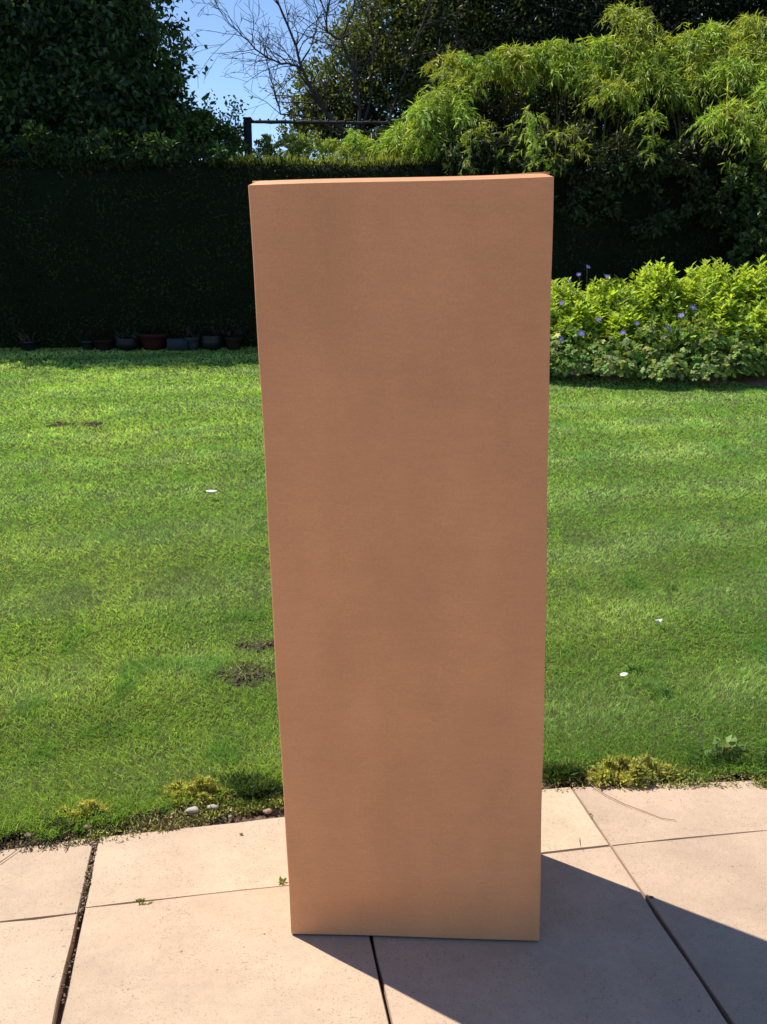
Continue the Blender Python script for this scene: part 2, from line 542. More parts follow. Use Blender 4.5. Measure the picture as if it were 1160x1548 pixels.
for i in range(len(acols) - 1):
    for j in range(len(brows) - 1):
        if -1.0 < acols[i] < 1.0 and brows[j] > 1.2:
            continue
        a0, a1, b0, b1 = acols[i] + 0.004, acols[i + 1] - 0.004, brows[j] + 0.0035, brows[j + 1] - 0.0035
        slab([(a0, b0), (a1, b0), (a1, b1), (a0, b1)], random.choice([M_slab, M_slab, M_slab_pink, M_slab_pale]))

# grit packed in the left joint
mb = MB()
n = 640
bb = rng.uniform(1.62, 2.17, n); keep = (bb > 1.87) | (rng.random(n) < 0.15)
bb = bb[keep]; n = len(bb)
aa = LJ + rng.normal(size=n) * 0.0055
for a_, b_ in zip(aa, bb):
    p = ab(a_, b_); s = rng.uniform(0.0012, 0.0036)
    ico(mb, (p[0], p[1], -0.012 + rng.uniform(0, 0.012)), s, cols(1, (0.17, 0.125, 0.085), 0.45)[0], 0.25, 1)
tag(mb.build('joint_grit', M_vcol), 'loose grit and crumbs packed in the wide left paving joint', 'grit', kind='stuff')

# ------------------------------------------------------------------ cardboard box
BX = empty('cardboard_box', (0.065, 1.86, 0), 'tall plain brown cardboard box standing upright on the paving slabs', 'box', rz=0)
bl0 = np.array([-0.194, 1.717]); br0 = np.array([0.3245, 1.696])
ex = unit(br0 - bl0); ey = np.array([-ex[1], ex[0]]); BWd = np.linalg.norm(br0 - bl0); BD = 0.34
LEAN = -0.0375
ZT_L, ZT_R = 1.4995, 1.513
def bpt(u, v, z):                # u across the face 0..1, v depth metres
    q = bl0 + ex * BWd * u + ey * v
    q = q + ex * (0.0009 * math.sin(z * 7.1 + v * 9 + 3 * (u > .5)) + 0.0005 * math.sin(z * 19.3 + 5 * u)) * (1 if u < 0.02 or u > 0.98 else 0)
    return np.array([q[0] + LEAN * z / 1.5, q[1], z])
def rounded_ring(r, inset=0.0, seg=4, nf=14, nd=8):
    """points (across m, depth m) round the box outline, starting front left"""
    W, D = BWd, BD
    pts = []
    x0, x1, y0_, y1_ = inset, W - inset, inset, D - inset
    r = max(r - inset, 0.002)
    def arc(cx, cy, a0):
        for k in range(seg + 1):
            a = a0 + k * (math.pi / 2) / seg
            pts.append((cx + r * math.cos(a), cy + r * math.sin(a)))
    arc(x0 + r, y0_ + r, math.pi)
    for k in range(1, nf): pts.append((x0 + r + (x1 - x0 - 2 * r) * k / nf, y0_))
    arc(x1 - r, y0_ + r, -math.pi / 2)
    for k in range(1, nd): pts.append((x1, y0_ + r + (y1_ - y0_ - 2 * r) * k / nd))
    arc(x1 - r, y1_ - r, 0)
    for k in range(1, nf): pts.append((x1 - r - (x1 - x0 - 2 * r) * k / nf, y1_))
    arc(x0 + r, y1_ - r, math.pi / 2)
    for k in range(1, nd): pts.append((x0, y1_ - r - (y1_ - y0_ - 2 * r) * k / nd))
    return np.array(pts)
rows = []                        # (inset, z fraction handled below)
RB = 0.0045
CH = 0.0080
zs = list(np.linspace(0.010, 1.0, 46))
V = []; 
def ztop(u): return ZT_L + (ZT_R - ZT_L) * u + 0.0014 * math.cos((u - 0.15) * 5.2)
def face_bulge(u, v, zf):
    """soft bow of the front board: outwards mid-height, a shallow dent low down"""
    b = 0.004 * math.sin(math.pi * u) * math.sin(math.pi * zf)
    b -= 0.010 * math.exp(-((u - 0.33) / 0.28) ** 2 - ((zf - 0.045) / 0.03) ** 2)
    b += 0.003 * math.exp(-((u - 0.5) / 0.35) ** 2 - ((zf - 0.10) / 0.05) ** 2)
    b -= 0.002 * math.exp(-((u - 0.72) / 0.2) ** 2 - ((zf - 0.5) / 0.2) ** 2)
    return b
ring = rounded_ring(RB)
def ringrow(inset, zfun, zf):
    rg = rounded_ring(RB, inset)
    out = []
    for (a, d) in rg:
        u = a / BWd
        dd = d
        if d < RB * 0.6:
            dd = d - face_bulge(u, 0, zf)
        out.append(bpt(u, dd, zfun(u)))
    return out
for zf in zs:
    V.append(ringrow(0, lambda u: 0.005 + (ztop(u) - CH - 0.0065) * (zf - 0.010) / 0.99, zf))
NSM = len(V)
V.append(ringrow(0, lambda u: ztop(u) - CH, 1.0))          # crease of the top fold
V.append(ringrow(0.0115, lambda u: ztop(u) - 0.0018, 1.0))
V.append(ringrow(0.018, lambda u: ztop(u) - 0.0004, 1.0))
V.append(ringrow(0.05, lambda u: ztop(u) - 0.001, 1.0))
vv = np.array(V).reshape(-1, 3); K = len(ring)
tt = []
for r_ in range(len(V) - 1):
    for k in range(K):
        a, b = r_ * K + k, r_ * K + (k + 1) % K
        tt += [(a, b, b + K), (a, b + K, a + K)]
mb = MB(); mb.add(vv, tt)
bd = mb.build('body', M_card, BX, smooth=True)
for p_ in bd.data.polygons:
    if p_.index >= (NSM - 1) * K * 2: p_.use_smooth = False
def sheet(name, u0, u1, d0, d1, zf0, th=0.004, mat_=M_card, bowx=0.0, nu=18, zup=lambda u, d: 0.0):
    mb = MB(); nd = 6
    us = np.linspace(u0, u1, nu); ds = np.linspace(d0, d1, nd)
    top = np.array([[bpt(u, d, zf0(u) + th + zup(u, d)) for u in us] for d in ds]).reshape(-1, 3)
    bot = np.array([[bpt(u, d, zf0(u) + zup(u, d)) for u in us] for d in ds]).reshape(-1, 3)
    n = len(top); t = []
    for j in range(nd - 1):
        for i in range(nu - 1):
            a = j * nu + i
            t += [(a, a + 1, a + nu + 1), (a, a + nu + 1, a + nu), (n + a, n + a + nu + 1, n + a + 1), (n + a, n + a + nu, n + a + nu + 1)]
    edge = [i for i in range(nu)] + [j * nu + nu - 1 for j in range(1, nd)] + [(nd - 1) * nu + i for i in range(nu - 2, -1, -1)] + [j * nu for j in range(nd - 2, 0, -1)]
    for k in range(len(edge)):
        a, b = edge[k], edge[(k + 1) % len(edge)]
        t += [(a, n + b, b), (a, n + a, n + b)]
    mb.add(np.concatenate([top, bot]), t)
    return mb.build(name, mat_, BX)
sheet('top_flap', 0.010, 0.990, 0.021, 0.168, lambda u: ztop(u) - 0.0035, zup=lambda u, d: 0.0022 * max(0, (u - 0.85) / 0.15))
sheet('top_flap', 0.010, 0.990, 0.171, 0.332, lambda u: ztop(u) - 0.0035)
sheet('bottom_flap', 0.012, 0.975, 0.035, 0.168, lambda u: 0.0015, 0.004)
sheet('bottom_flap', 0.018, 0.97, 0.171, 0.333, lambda u: 0.0015, 0.004)

# ------------------------------------------------------------------ grass
def pmask(x, y, cx, cy, rx, ry, rot=0.0):
    dx, dy = x - cx, y - cy
    c, s = math.cos(rot), math.sin(rot)
    return ((dx * c + dy * s) / rx) ** 2 + ((-dx * s + dy * c) / ry) ** 2
soil_spots = []
for (px, py, wx, wy) in [(368, 1020, 44, 16), (398, 975, 40, 10), (90, 642, 16, 3), (138, 641, 14, 3)]:
    c = pl(px, py); sxx = abs(pl(px + wx, py)[0] - c[0]); syy = abs(pl(px, py - wy)[1] - pl(px, py + wy)[1]) / 2
    soil_spots.append((c[0], c[1], sxx, syy))

def grass_blades(n_per, ymin, ymax, k):
    pass
mb = MB()
NB = 1050000
u = rng.random(NB)
ymin, ymax = 1.5, 9.5
# sample y with density ~ width(y) * dens(y)
yy = np.linspace(ymin, ymax, 4000)
wd = (1.15 * yy + 2.0) * (2.7 / np.maximum(yy, 2.2)) ** 1.7
cdf = np.cumsum(wd); cdf /= cdf[-1]
gy = np.interp(u, cdf, yy)
gx = (rng.random(NB) * 2 - 1) * (0.575 * gy + 1.0)
edge_n = (vnoise(gx, gy, 9, 9) - 0.72) * 0.10 + (vnoise(gx, gy, 40, 8) - 0.5) * 0.04
keep = gy > lawn_start(gx) + edge_n - 0.005
keep &= gy < np.minimum(bed_edge(gx), HEDGE_Y + 0.1) + (vnoise(gx, gy, 9, 1) - 0.5) * 0.08
for (cx, cy, rx, ry) in soil_spots:
    mk = pmask(gx, gy, cx, cy, rx, ry) + (vnoise(gx, gy, 25, 6) - 0.5) * 1.6
    keep &= ~((mk < 1.0) & (rng.random(NB) < 0.9))
gx, gy = gx[keep], gy[keep]
n = len(gx)
gz = zl(gy) - 0.006 + und(gx, gy)
dist = np.hypot(gx, gy)
# local character of the turf: patches differ in height, lean and greenness
nA = vnoise(gx, gy, 2.2, 21); nB = vnoise(gx, gy, 6.0, 22); nC = vnoise(gx, gy, 0.9, 23); nD = vnoise(gx, gy, 17, 24)
tuft = np.clip((vnoise(gx, gy, 7.5, 25) - 0.72) * 5, 0, 1) * (nC > 0.35)
hgt = (0.013 + 0.006 * nA + 0.009 * nD + 0.010 * tuft) * rng.uniform(0.6, 1.45, n)
edge_d = gy - lawn_start(gx)
hgt *= 1 + 0.7 * np.clip(1 - edge_d / 0.14, 0, 1)
wdt = rng.uniform(0.0012, 0.0023, n) * np.clip(dist / 3.2, 0.9, 2.5)
band = np.sin((gy * 0.97 - gx * 0.24 + 0.25 * nC) * 2 * math.pi / 0.62)
az = rng.random(n) * 2 * math.pi
lean = rng.uniform(0.1, 1.0, n)
D = np.stack([np.cos(az) * lean + (vnoise(gx, gy, 5.1, 31) - 0.5) * 0.7 + 0.05, np.sin(az) * lean + 0.38 * band + (vnoise(gx, gy, 5.1, 32) - 0.5) * 0.6 - 0.9 * np.clip(1 - (gy - lawn_start(gx)) / 0.10, 0, 1) * rng.random(n), np.ones(n)], 1)
D = unit(D)
Sd = unit(np.stack([-np.sin(az + 1.3), np.cos(az + 1.3), np.zeros(n)], 1) + rng.normal(size=(n, 3)) * 0.25)
Sd = unit(Sd - D * np.sum(Sd * D, 1, keepdims=True))
bend = rng.uniform(0.05, 0.5, n)[:, None] * hgt[:, None] * np.stack([np.cos(az), np.sin(az), -0.5 * np.ones(n)], 1)
P = np.stack([gx, gy, gz], 1)
mid = P + D * hgt[:, None] * 0.55
tip = P + D * hgt[:, None] + bend
g1 = np.array([0.215, 0.440, 0.090]); g2 = np.array([0.470, 0.585, 0.165]); g3 = np.array([0.165, 0.350, 0.085])
f1 = np.clip(0.42 + (nA - 0.5) * 0.5 + (nC - 0.5) * 0.5 + 0.20 * band + 0.10 * np.clip((gy - 3.6) / 3, -1.2, 1.5) + rng.normal(size=n) * 0.30, 0, 1)[:, None]  # also yellows with distance, part of the far lawn's painted light
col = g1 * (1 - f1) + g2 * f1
fd = np.clip(tuft * 0.8 + rng.normal(size=n) * 0.2, 0, 1)[:, None]
col = col * (1 - fd) + g3 * fd
dry = (rng.random(n) < 0.05)[:, None]
col = np.where(dry, np.array([0.42, 0.36, 0.16]), col) * np.clip(1 + rng.normal(size=(n, 1)) * 0.27, 0.4, 1.8) * np.interp(gy, [2.2, 3.2, 5, 8], [0.74, 0.95, 1.27, 1.52])[:, None] * (1 + 0.13 * band[:, None])  # near blades darkened, far ones brightened: fall of light put into the colour
near = dist < 3.6
i_n = np.where(near)[0]; i_f = np.where(~near)[0]
hw = wdt[:, None] / 2
v = np.stack([P[i_n] - Sd[i_n] * hw[i_n], P[i_n] + Sd[i_n] * hw[i_n], mid[i_n] - Sd[i_n] * hw[i_n] * 0.8, mid[i_n] + Sd[i_n] * hw[i_n] * 0.8, tip[i_n]], 1).reshape(-1, 3)
q = np.arange(len(i_n))[:, None] * 5
t = np.stack([q + [0, 1, 3], q + [0, 3, 2], q + [2, 3, 4]], 1).reshape(-1, 3)
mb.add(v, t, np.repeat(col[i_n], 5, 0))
v = np.stack([P[i_f] - Sd[i_f] * hw[i_f], P[i_f] + Sd[i_f] * hw[i_f], tip[i_f]], 1).reshape(-1, 3)
q = np.arange(len(i_f))[:, None] * 3
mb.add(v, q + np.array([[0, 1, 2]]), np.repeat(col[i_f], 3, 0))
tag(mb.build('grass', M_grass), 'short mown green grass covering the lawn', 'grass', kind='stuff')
del u, P, D, Sd, bend, mid, tip, col, v, t

# bare scuffed earth where the turf is worn, lumps of soil
for k, (lab, idx) in enumerate([('bare dark scuffed earth patch in the lawn left of the box', (0, 1)), ('two small dark earth crumbs far out on the left lawn', (2, 3))]):
    mb = MB()
    for s in idx:
        cx, cy, rx, ry = soil_spots[s]
        m_ = int(60 + 40000 * rx * ry)
        for _ in range(m_):
            x, y = cx + rx * 1.15 * rng.normal() * 0.5, cy + ry * 1.15 * rng.normal() * 0.5
            if vnoise(x, y, 45, 6) < 0.42: continue
            r_ = rng.uniform(0.0015, 0.0055) * (1.6 if s in (2, 3) else 1)
            ico(mb, (x, y, float(zl(y)) + float(und(x, y)) + rng.uniform(-0.004, 0.004)), r_, cols(1, (0.12, 0.080, 0.058), 0.4)[0], 0.28, 1, (1, 1, 0.7))
        m_ = int(m_ * 0.5)
        P = np.stack([cx + rx * rng.normal(size=m_) * .6, cy + ry * rng.normal(size=m_) * .6, np.zeros(m_)], 1); P[:, 2] = zl(P[:, 1]) + und(P[:, 0], P[:, 1])
        leaves(mb, P, rdir(m_) + np.array([0, 0, .35]), rdir(m_), rng.uniform(.012, .03, m_), rng.uniform(.0015, .0028, m_), cols(m_, (0.26, 0.21, 0.12), .4))
    tag(mb.build('bare_soil', M_vcol), lab, 'soil', kind='stuff')

# ------------------------------------------------------------------ hedge
ZH = float(at(200, 238, HEDGE_Y)[2])
hz0 = float(zl(HEDGE_Y))
hedge = empty('hedge', (0, HEDGE_Y + 0.45, hz0), 'long dark clipped hedge wall across the back of the lawn', 'hedge')
mb = MB()
xs = np.arange(-8, 9.51, 0.12)
prof = [(0.10, 0.0), (0.10, 0.3), (0.06, 0.7), (0.07, 1.1), (0.05, ZH - hz0 - 0.12), (0.12, ZH - hz0 - 0.04), (0.35, ZH - hz0 - 0.05), (0.85, ZH - hz0 - 0.06), (0.9, 1.0), (0.9, 0.0)]
V = []
for (d, z) in prof:
    for x in xs:
        V.append((x, HEDGE_Y + d + (vnoise(x, z, 3.0, 41) - 0.5) * 0.10, hz0 + z + (vnoise(x, d, 2.0, 42) - 0.5) * 0.05 * (z > 1)))
nx = len(xs); t = []
for j in range(len(prof) - 1):
    for i in range(nx - 1):
        a = j * nx + i
        t += [(a, a + 1, a + nx + 1), (a, a + nx + 1, a + nx)]
mb.add(V, t, (0.012, 0.018, 0.008))
mb.build('light_block_core', M_needle, hedge)  # solid inner shell added to keep light from passing through the hedge
mb = MB()
n = 90000                        # leaves of the clipped front
x = rng.uniform(-8, 9.5, n); z = rng.random(n) * (ZH - hz0)
d = rng.normal(size=n) * 0.04 + (vnoise(x, z, 3.0, 41) - 0.5) * 0.14 + (vnoise(x, z, 8.0, 43) - 0.5) * 0.09 + 0.05 + 0.09 * np.clip((z - (ZH - hz0 - 0.12)) / 0.12, 0, 1) ** 2
P = np.stack([x, HEDGE_Y + d, hz0 + z], 1)
D = rdir(n) + np.array([0, -0.6, 0.35]); N = rdir(n) + np.array([0, -0.5, 0.6])
leaves(mb, P, D, N, rng.uniform(0.022, 0.045, n), rng.uniform(0.010, 0.018, n), cols(n, (0.030, 0.040, 0.015), 0.28) * (0.6 + 0.8 * vnoise(x, z, 6, 44)[:, None]))
n = 40000                        # flat clipped top
x = rng.uniform(-8, 9.5, n); d = rng.uniform(0.03, 0.95, n)
P = np.stack([x, HEDGE_Y + d, ZH - 0.06 + rng.normal(size=n) * 0.02 + (vnoise(x, d, 2.0, 42) - 0.5) * 0.05], 1)
D = rdir(n) + np.array([0, -0.2, 0.9]); N = rdir(n) + np.array([0, -0.4, 0.5])
leaves(mb, P, D, N, rng.uniform(0.025, 0.05, n), rng.uniform(0.010, 0.018, n), cols(n, (0.030, 0.046, 0.016), 0.35))
mb.build('foliage', M_needle, hedge)
mb = MB()
sp_ = [(x, HEDGE_Y + rng.uniform(0.1, 0.5), ZH + rng.uniform(-0.06, 0.06), rng.uniform(0.07, 0.17)) for x in np.concatenate([np.arange(-5.5, -1.4, 0.22), np.arange(0.9, 5.5, 0.17)])]
for (x, y, z, r) in sp_:
    n = int(2200 * r)
    leaves(mb, np.array([x, y, z]) + rng.normal(size=(n, 3)) * r * np.array([.7, .5, .5]), rdir(n) + np.array([0, -.1, .6]), rdir(n) + np.array([0, -.3, .5]), rng.uniform(.03, .07, n), rng.uniform(.012, .026, n), cols(n, (0.05, 0.08, 0.028), .3))
tag(mb.build('loose_sprigs', M_leaf, hedge), kind='stuff')
mb = MB()                        # pale upright new shoots along the top
n = 9000
x = -1.45 + 2.9 * rng.random(n) ** 1.15; d = rng.uniform(0.05, 0.9, n)
P = np.stack([x, HEDGE_Y + d, ZH - 0.05 + rng.normal(size=n) * 0.015], 1)
D = rdir(n) * 0.55 + np.array([0, 0, 1.0])
leaves(mb, P, D, rdir(n), rng.uniform(0.03, 0.10, n) * (0.3 + 1.3 * vnoise(x, d, 5, 77)), rng.uniform(0.008, 0.015, n), cols(n, (0.22, 0.26, 0.06), 0.3), 0.1, 0.05)
mb.build('new_shoots', M_leaf_thin, hedge)

# ------------------------------------------------------------------ trees
def blob_leaves(mb, blobs, n, L, W, base, out=0.7, up=0.25, droop=0.0, shell=0.55, var=0.35, core=0.62, corecol=None, rag=0.22, mat_up=0.5, hue=0.12):
    """leaves through a union of leafy masses; each mass has an uneven, tufted edge and an added hidden core that blocks light"""
    vol = np.array([b[3] ** 2 for b in blobs]); cnt = (n * vol / vol.sum()).astype(int)
    for (bx, by, bz, br), c in zip(blobs, cnt):
        if c < 1: continue
        ctr = np.array([bx, by, bz])
        nt_ = max(6, int(c / 45))
        td = rdir(nt_); tr_ = br * (1 + rng.normal(size=nt_) * rag) * rng.uniform(shell, 1.0, nt_) ** 0.5
        tc = ctr + td * tr_[:, None] * np.array([1, 1, 0.9])
        k = rng.integers(0, nt_, c)
        sp = br * rng.uniform(0.10, 0.24, nt_)
        P = tc[k] + rng.normal(size=(c, 3)) * sp[k][:, None] * np.array([1, 1, 0.75])
        o = unit(P - ctr)
        D = rdir(c) + o * out + np.array([0, 0, up - droop])
        N = rdir(c) * 0.8 + o * 0.4 + np.array([0, 0, mat_up])
        tone = np.repeat(1 + rng.normal(size=(nt_, 1)) * 0.18, 1, 1)[k]
        leaves(mb, P, D, N, rng.uniform(*L, c), rng.uniform(*W, c), cols(c, base, var, hue) * np.clip(tone, 0.5, 1.6))
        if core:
            ico(mb, ctr, br * core, np.asarray(corecol if corecol is not None else np.asarray(base) * 0.6), 0.10, 2)  # solid darker ball added inside the leaves to stop light

def grow(mb, p, d, length, r, depth, seg=5, spread_=0.6, kids=(2, 4), wig=0.22, grav=0.0, minr=0.0012, sides=5):
    pts = [np.array(p, float)]; d = unit(np.array(d, float)); dirs = [d]
    for k in range(seg):
        d = unit(d + rng.normal(size=3) * wig + np.array([0, 0, grav]))
        pts.append(pts[-1] + d * length / seg); dirs.append(d)
    rad = np.linspace(r, max(r * 0.45, minr), seg + 1)
    tube(mb, pts, rad, sides)
    if depth > 0:
        for _ in range(rng.integers(kids[0], kids[1] + 1)):
            f = rng.uniform(0.25, 1.0); k = min(int(f * seg), seg - 1)
            q = pts[k] + (pts[k + 1] - pts[k]) * (f * seg - k)
            nd = unit(dirs[k] + rdir(1)[0] * spread_ * 1.3)
            grow(mb, q, nd, length * rng.uniform(0.45, 0.72), max(rad[k] * 0.55, minr), depth - 1, max(3, seg - 1), spread_, kids, wig, grav, minr, max(3, sides - 1))
    return pts

def pxblobs(lst):
    return [(*at(x, y, Y), r) for (x, y, Y, r) in lst]

# left dark broadleaf tree
g_ = float(zl(11))
T = empty('broadleaf_tree', (-4.5, 10.9, g_), 'dense dark green broadleaf tree rising behind the hedge at left', 'tree')
mb = MB()
tube(mb, [(-4.5, 10.9, g_ - 0.1), (-4.45, 10.9, g_ + 1.2), (-4.3, 10.8, g_ + 2.6), (-4.2, 10.75, g_ + 4.2)], [0.16, 0.13, 0.10, 0.04], 8)
for _ in range(9):
    z = rng.uniform(0.8, 3.4)
    grow(mb, (-4.42, 10.88, g_ + z + 0.5), (rng.normal(), abs(rng.normal()) * 0.5, 0.8), rng.uniform(0.8, 1.2), 0.045, 1, spread_=0.5, wig=0.12)
mb.build('trunk', M_bark, T, True)
mb = MB()
bl = pxblobs([(40, 170, 10.2, .62), (150, 175, 10.2, .60), (225, 185, 10.4, .48), (-60, 150, 10.3, .7), (60, 60, 10.5, .75), (165, 85, 10.5, .62), (205, 130, 10.4, .42),
              (-80, 20, 10.6, .8), (110, -40, 10.8, .8), (190, 10, 10.7, .45), (0, -140, 10.9, .9), (10, 30, 10.7, .6), (-40, 90, 10.7, .6), (140, -150, 11, .7), (-160, -100, 11, .9), (225, 215, 10.3, .36), (-180, 120, 10.6, .8), (262, 205, 10.3, .26), (70, 222, 9.75, .22), (150, 226, 9.75, .2), (215, 224, 9.8, .18), (100, 215, 10.1, .5), (0, 222, 10.1, .5)])
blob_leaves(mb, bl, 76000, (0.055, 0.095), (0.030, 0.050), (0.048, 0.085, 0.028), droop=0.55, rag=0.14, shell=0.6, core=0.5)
blob_leaves(mb, pxblobs([(x, y, 9.12 + 0.1 * rng.random(), r) for x, y, r in [(-30, 225, .16), (40, 222, .15), (85, 228, .12), (165, 222, .16), (205, 226, .12), (250, 228, .13), (330, 232, .10), (-90, 220, .2), (-160, 220, .2)]]), 2600, (0.05, 0.09), (0.028, 0.045), (0.048, 0.085, 0.028), droop=0.3, rag=0.25, core=0)
# loose twigs reaching into the sky at the right-hand edge
for (x0, y0_, x1, y1_) in [(215, 90, 282, 62), (220, 130, 262, 112), (225, 165, 268, 148), (200, 50, 242, 15), (195, 30, 238, -10), (215, 70, 250, 45), (225, 150, 255, 165), (230, 120, 275, 118)]:
    a, b = at(x0, y0_, 10.3), at(x1, y1_, 10.25)
    n = 70; f = rng.random(n) ** 0.8
    P = a + (b - a) * f[:, None] + rng.normal(size=(n, 3)) * 0.05
    leaves(mb, P, rdir(n) * 0.8 + np.array([0.3, 0, -0.5]), rdir(n) + np.array([0, -.2, .6]), rng.uniform(.05, .085, n), rng.uniform(.025, .042, n), cols(n, (0.10, 0.17, 0.04), 0.3))
    tube(mb, [a, (a + b) / 2 + rng.normal(size=3) * 0.02, b], [0.008, 0.005, 0.002], 4, (0.05, 0.04, 0.03))
mb.build('crown', M_leaf, T)

# lower leafy shrub between tree and post
T = empty('hawthorn_shrub', (-1.75, 10.3, g_), 'small leafy shrub with thin sprigs just left of the black post', 'shrub')
mb = MB()
for k in range(6):
    grow(mb, (-1.75 + rng.normal() * 0.05, 10.3, g_ - 0.05), (rng.normal() * 0.4, rng.normal() * 0.2, 1), 1.25, 0.02, 1, spread_=0.5, wig=0.1)
mb.build('stem', M_bark, T, True)
mb = MB()
blob_leaves(mb, pxblobs([(285, 212, 10.2, .24), (322, 214, 10.2, .22), (350, 218, 10.2, .19), (300, 190, 10.2, .16), (262, 200, 10.3, .3), (310, 190, 10.2, .13), (340, 205, 10.2, .12)]), 6500, (0.035, 0.06), (0.020, 0.034), (0.10, 0.17, 0.04), core=0.35, rag=0.2)
for (x, y) in [(312, 165), (318, 160), (355, 160), (350, 172), (362, 165), (300, 175), (330, 180), (345, 190)]:
    c = at(x, y, 10.2); n = 26
    leaves(mb, c + rng.normal(size=(n, 3)) * 0.05, rdir(n), rdir(n) + np.array([0, 0, .5]), rng.uniform(.03, .055, n), rng.uniform(.018, .03, n), cols(n, (0.10, 0.17, 0.04), .3))
    tube(mb, [at(x, y, 10.2), at(x - 6 + rng.normal() * 4, y + 45, 10.2)], [0.002, 0.006], 4, (0.05, 0.04, 0.03))
mb.build('crown', M_leaf, T)

# dark evergreen behind the bare tree
T = empty('evergreen_tree', (0.3, 12.3, g_), 'dark small-leaved evergreen tree behind the leafless branches', 'tree')
mb = MB()
tube(mb, [(0.3, 12.3, g_ - 0.1), (0.35, 12.3, g_ + 1.5), (0.45, 12.3, g_ + 3.2), (0.5, 12.3, g_ + 4.6)], [0.14, 0.11, 0.07, 0.03], 8)
for _ in range(14):
    z = rng.uniform(0.8, 3.8)
    grow(mb, (0.4, 12.3, g_ + z), (rng.normal(), rng.normal() * 0.6 - 0.5, 0.5), rng.uniform(0.9, 1.6), 0.035, 2, spread_=0.7)
mb.build('trunk', M_bark, T, True)
mb = MB()
bl = pxblobs([(458, 205, 11.7, .2), (466, 160, 11.8, .22), (478, 185, 11.8, .34), (500, 140, 11.9, .42), (555, 175, 11.7, .5), (560, 95, 11.9, .48), (545, 60, 12.1, .36), (620, 130, 11.8, .55), (610, 45, 12, .55), (660, 70, 11.9, .6),
              (680, 160, 11.8, .6), (590, -10, 12.2, .45), (660, -20, 12.2, .6), (720, 20, 12.1, .6), (640, -110, 12.4, .7), (500, 215, 11.8, .4), (580, 225, 11.8, .4), (740, 90, 12, .6)])
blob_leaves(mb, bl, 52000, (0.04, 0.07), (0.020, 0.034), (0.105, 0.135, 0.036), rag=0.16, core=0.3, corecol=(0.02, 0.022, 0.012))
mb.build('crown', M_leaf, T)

# tall dark trees closing the view at the right
for k, (x, nm, lab, bl, base, n) in enumerate([
    (3.0, 'holly_tree', 'dark glossy tree filling the top of the view above the bamboo', [(800, 20, 12, .7), (880, 40, 12, .7), (760, -60, 12.3, .8), (900, -50, 12.3, .8), (840, 110, 11.8, .7), (930, 110, 11.8, .7), (780, 130, 11.8, .6), (960, 10, 12.2, .6)], (0.036, 0.052, 0.022), 52000),
    (5.6, 'conifer_tree', 'dark tree at the top right corner behind the tallest bamboo', [(1020, 20, 12, .7), (1100, 10, 12, .75), (1180, 20, 12, .8), (1040, -70, 12.4, .8), (1150, -80, 12.4, .9), (1060, 110, 11.9, .7), (1150, 120, 11.9, .8), (1260, 60, 12, .9)], (0.030, 0.043, 0.020), 52000)]):
    T = empty(nm, (x, 12.5, g_), lab, 'tree')
    mb = MB()
    tube(mb, [(x, 12.5, g_ - 0.1), (x + 0.05, 12.5, g_ + 2), (x, 12.4, g_ + 4.6)], [0.15, 0.11, 0.03], 8)
    for _ in range(10):
        grow(mb, (x, 12.5, g_ + rng.uniform(0.6, 3.6)), (rng.normal(), rng.normal() * 0.6 - 0.4, 0.5), rng.uniform(0.9, 1.5), 0.03, 2)
    mb.build('trunk', M_bark, T, True)
    mb = MB()
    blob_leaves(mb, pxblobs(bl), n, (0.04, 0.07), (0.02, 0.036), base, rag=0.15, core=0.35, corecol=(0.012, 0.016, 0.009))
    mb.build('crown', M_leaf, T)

# leafless tree: limbs traced as real 3-D branches at their own distances
T = empty('bare_tree', (-0.35, 11.2, g_), 'leafless tree with thin grey twigs against the blue sky', 'tree')
mb = MB()
base = np.array([-0.35, 11.2, g_ - 0.1])
fork = at(540, 215, 11.2)
tube(mb, [base, base * 0.5 + fork * 0.5 + np.array([0.03, 0, 0]), fork], [0.075, 0.06, 0.05], 8)
mb.build('trunk', M_grey_bark, T, True)
limbs = [
    ([(540, 215), (500, 180), (478, 150), (455, 98), (440, 50), (418, 0), (405, -40)], 11.1, 0.026),
    ([(478, 150), (455, 98), (415, 93), (385, 72), (362, 50), (342, 28)], 11.0, 0.015),
    ([(540, 215), (545, 160), (535, 105), (515, 62), (493, 46), (496, 15), (505, -30)], 11.2, 0.024),
    ([(540, 215), (470, 178), (425, 172), (415, 140), (405, 100), (398, 78)], 11.15, 0.013),
    ([(540, 215), (585, 190), (605, 130), (625, 70), (650, 10), (655, -40)], 11.2, 0.022),
    ([(540, 215), (560, 150), (565, 90), (560, 30), (535, -10)], 11.3, 0.018),
    ([(585, 190), (640, 150), (668, 95), (690, 50)], 11.1, 0.014),
    ([(515, 62), (535, 20), (540, -25)], 11.2, 0.013),
    ([(455, 98), (475, 60), (480, 20), (470, -20)], 11.1, 0.011),
]
for pts, Y, r in limbs:
    mb = MB()
    w3 = np.array([at(x, y, Y + rng.normal() * 0.06) for x, y in pts])
    # resample smoothly
    s = np.linspace(0, len(w3) - 1, len(w3) * 3)
    w3 = np.stack([np.interp(s, np.arange(len(w3)), w3[:, k]) for k in range(3)], 1) + rng.normal(size=(len(s), 3)) * 0.008
    rad = np.linspace(r, r * 0.3, len(w3))
    tube(mb, w3, rad, 6)
    for k in range(3, len(w3)):
        for _ in range(2):
            if rng.random() < 0.72:
                d0 = unit(w3[k] - w3[k - 1])
                nd = unit(d0 + rdir(1)[0] * 0.9 + np.array([0, 0, 0.1]))
                grow(mb, w3[k], nd, rng.uniform(0.2, 0.6), max(rad[k] * 0.5, 0.004), 2, 4, 0.7, (1, 3), 0.2, -0.02, 0.0022, 4)
    mb.build('limb', M_grey_bark, T, True)

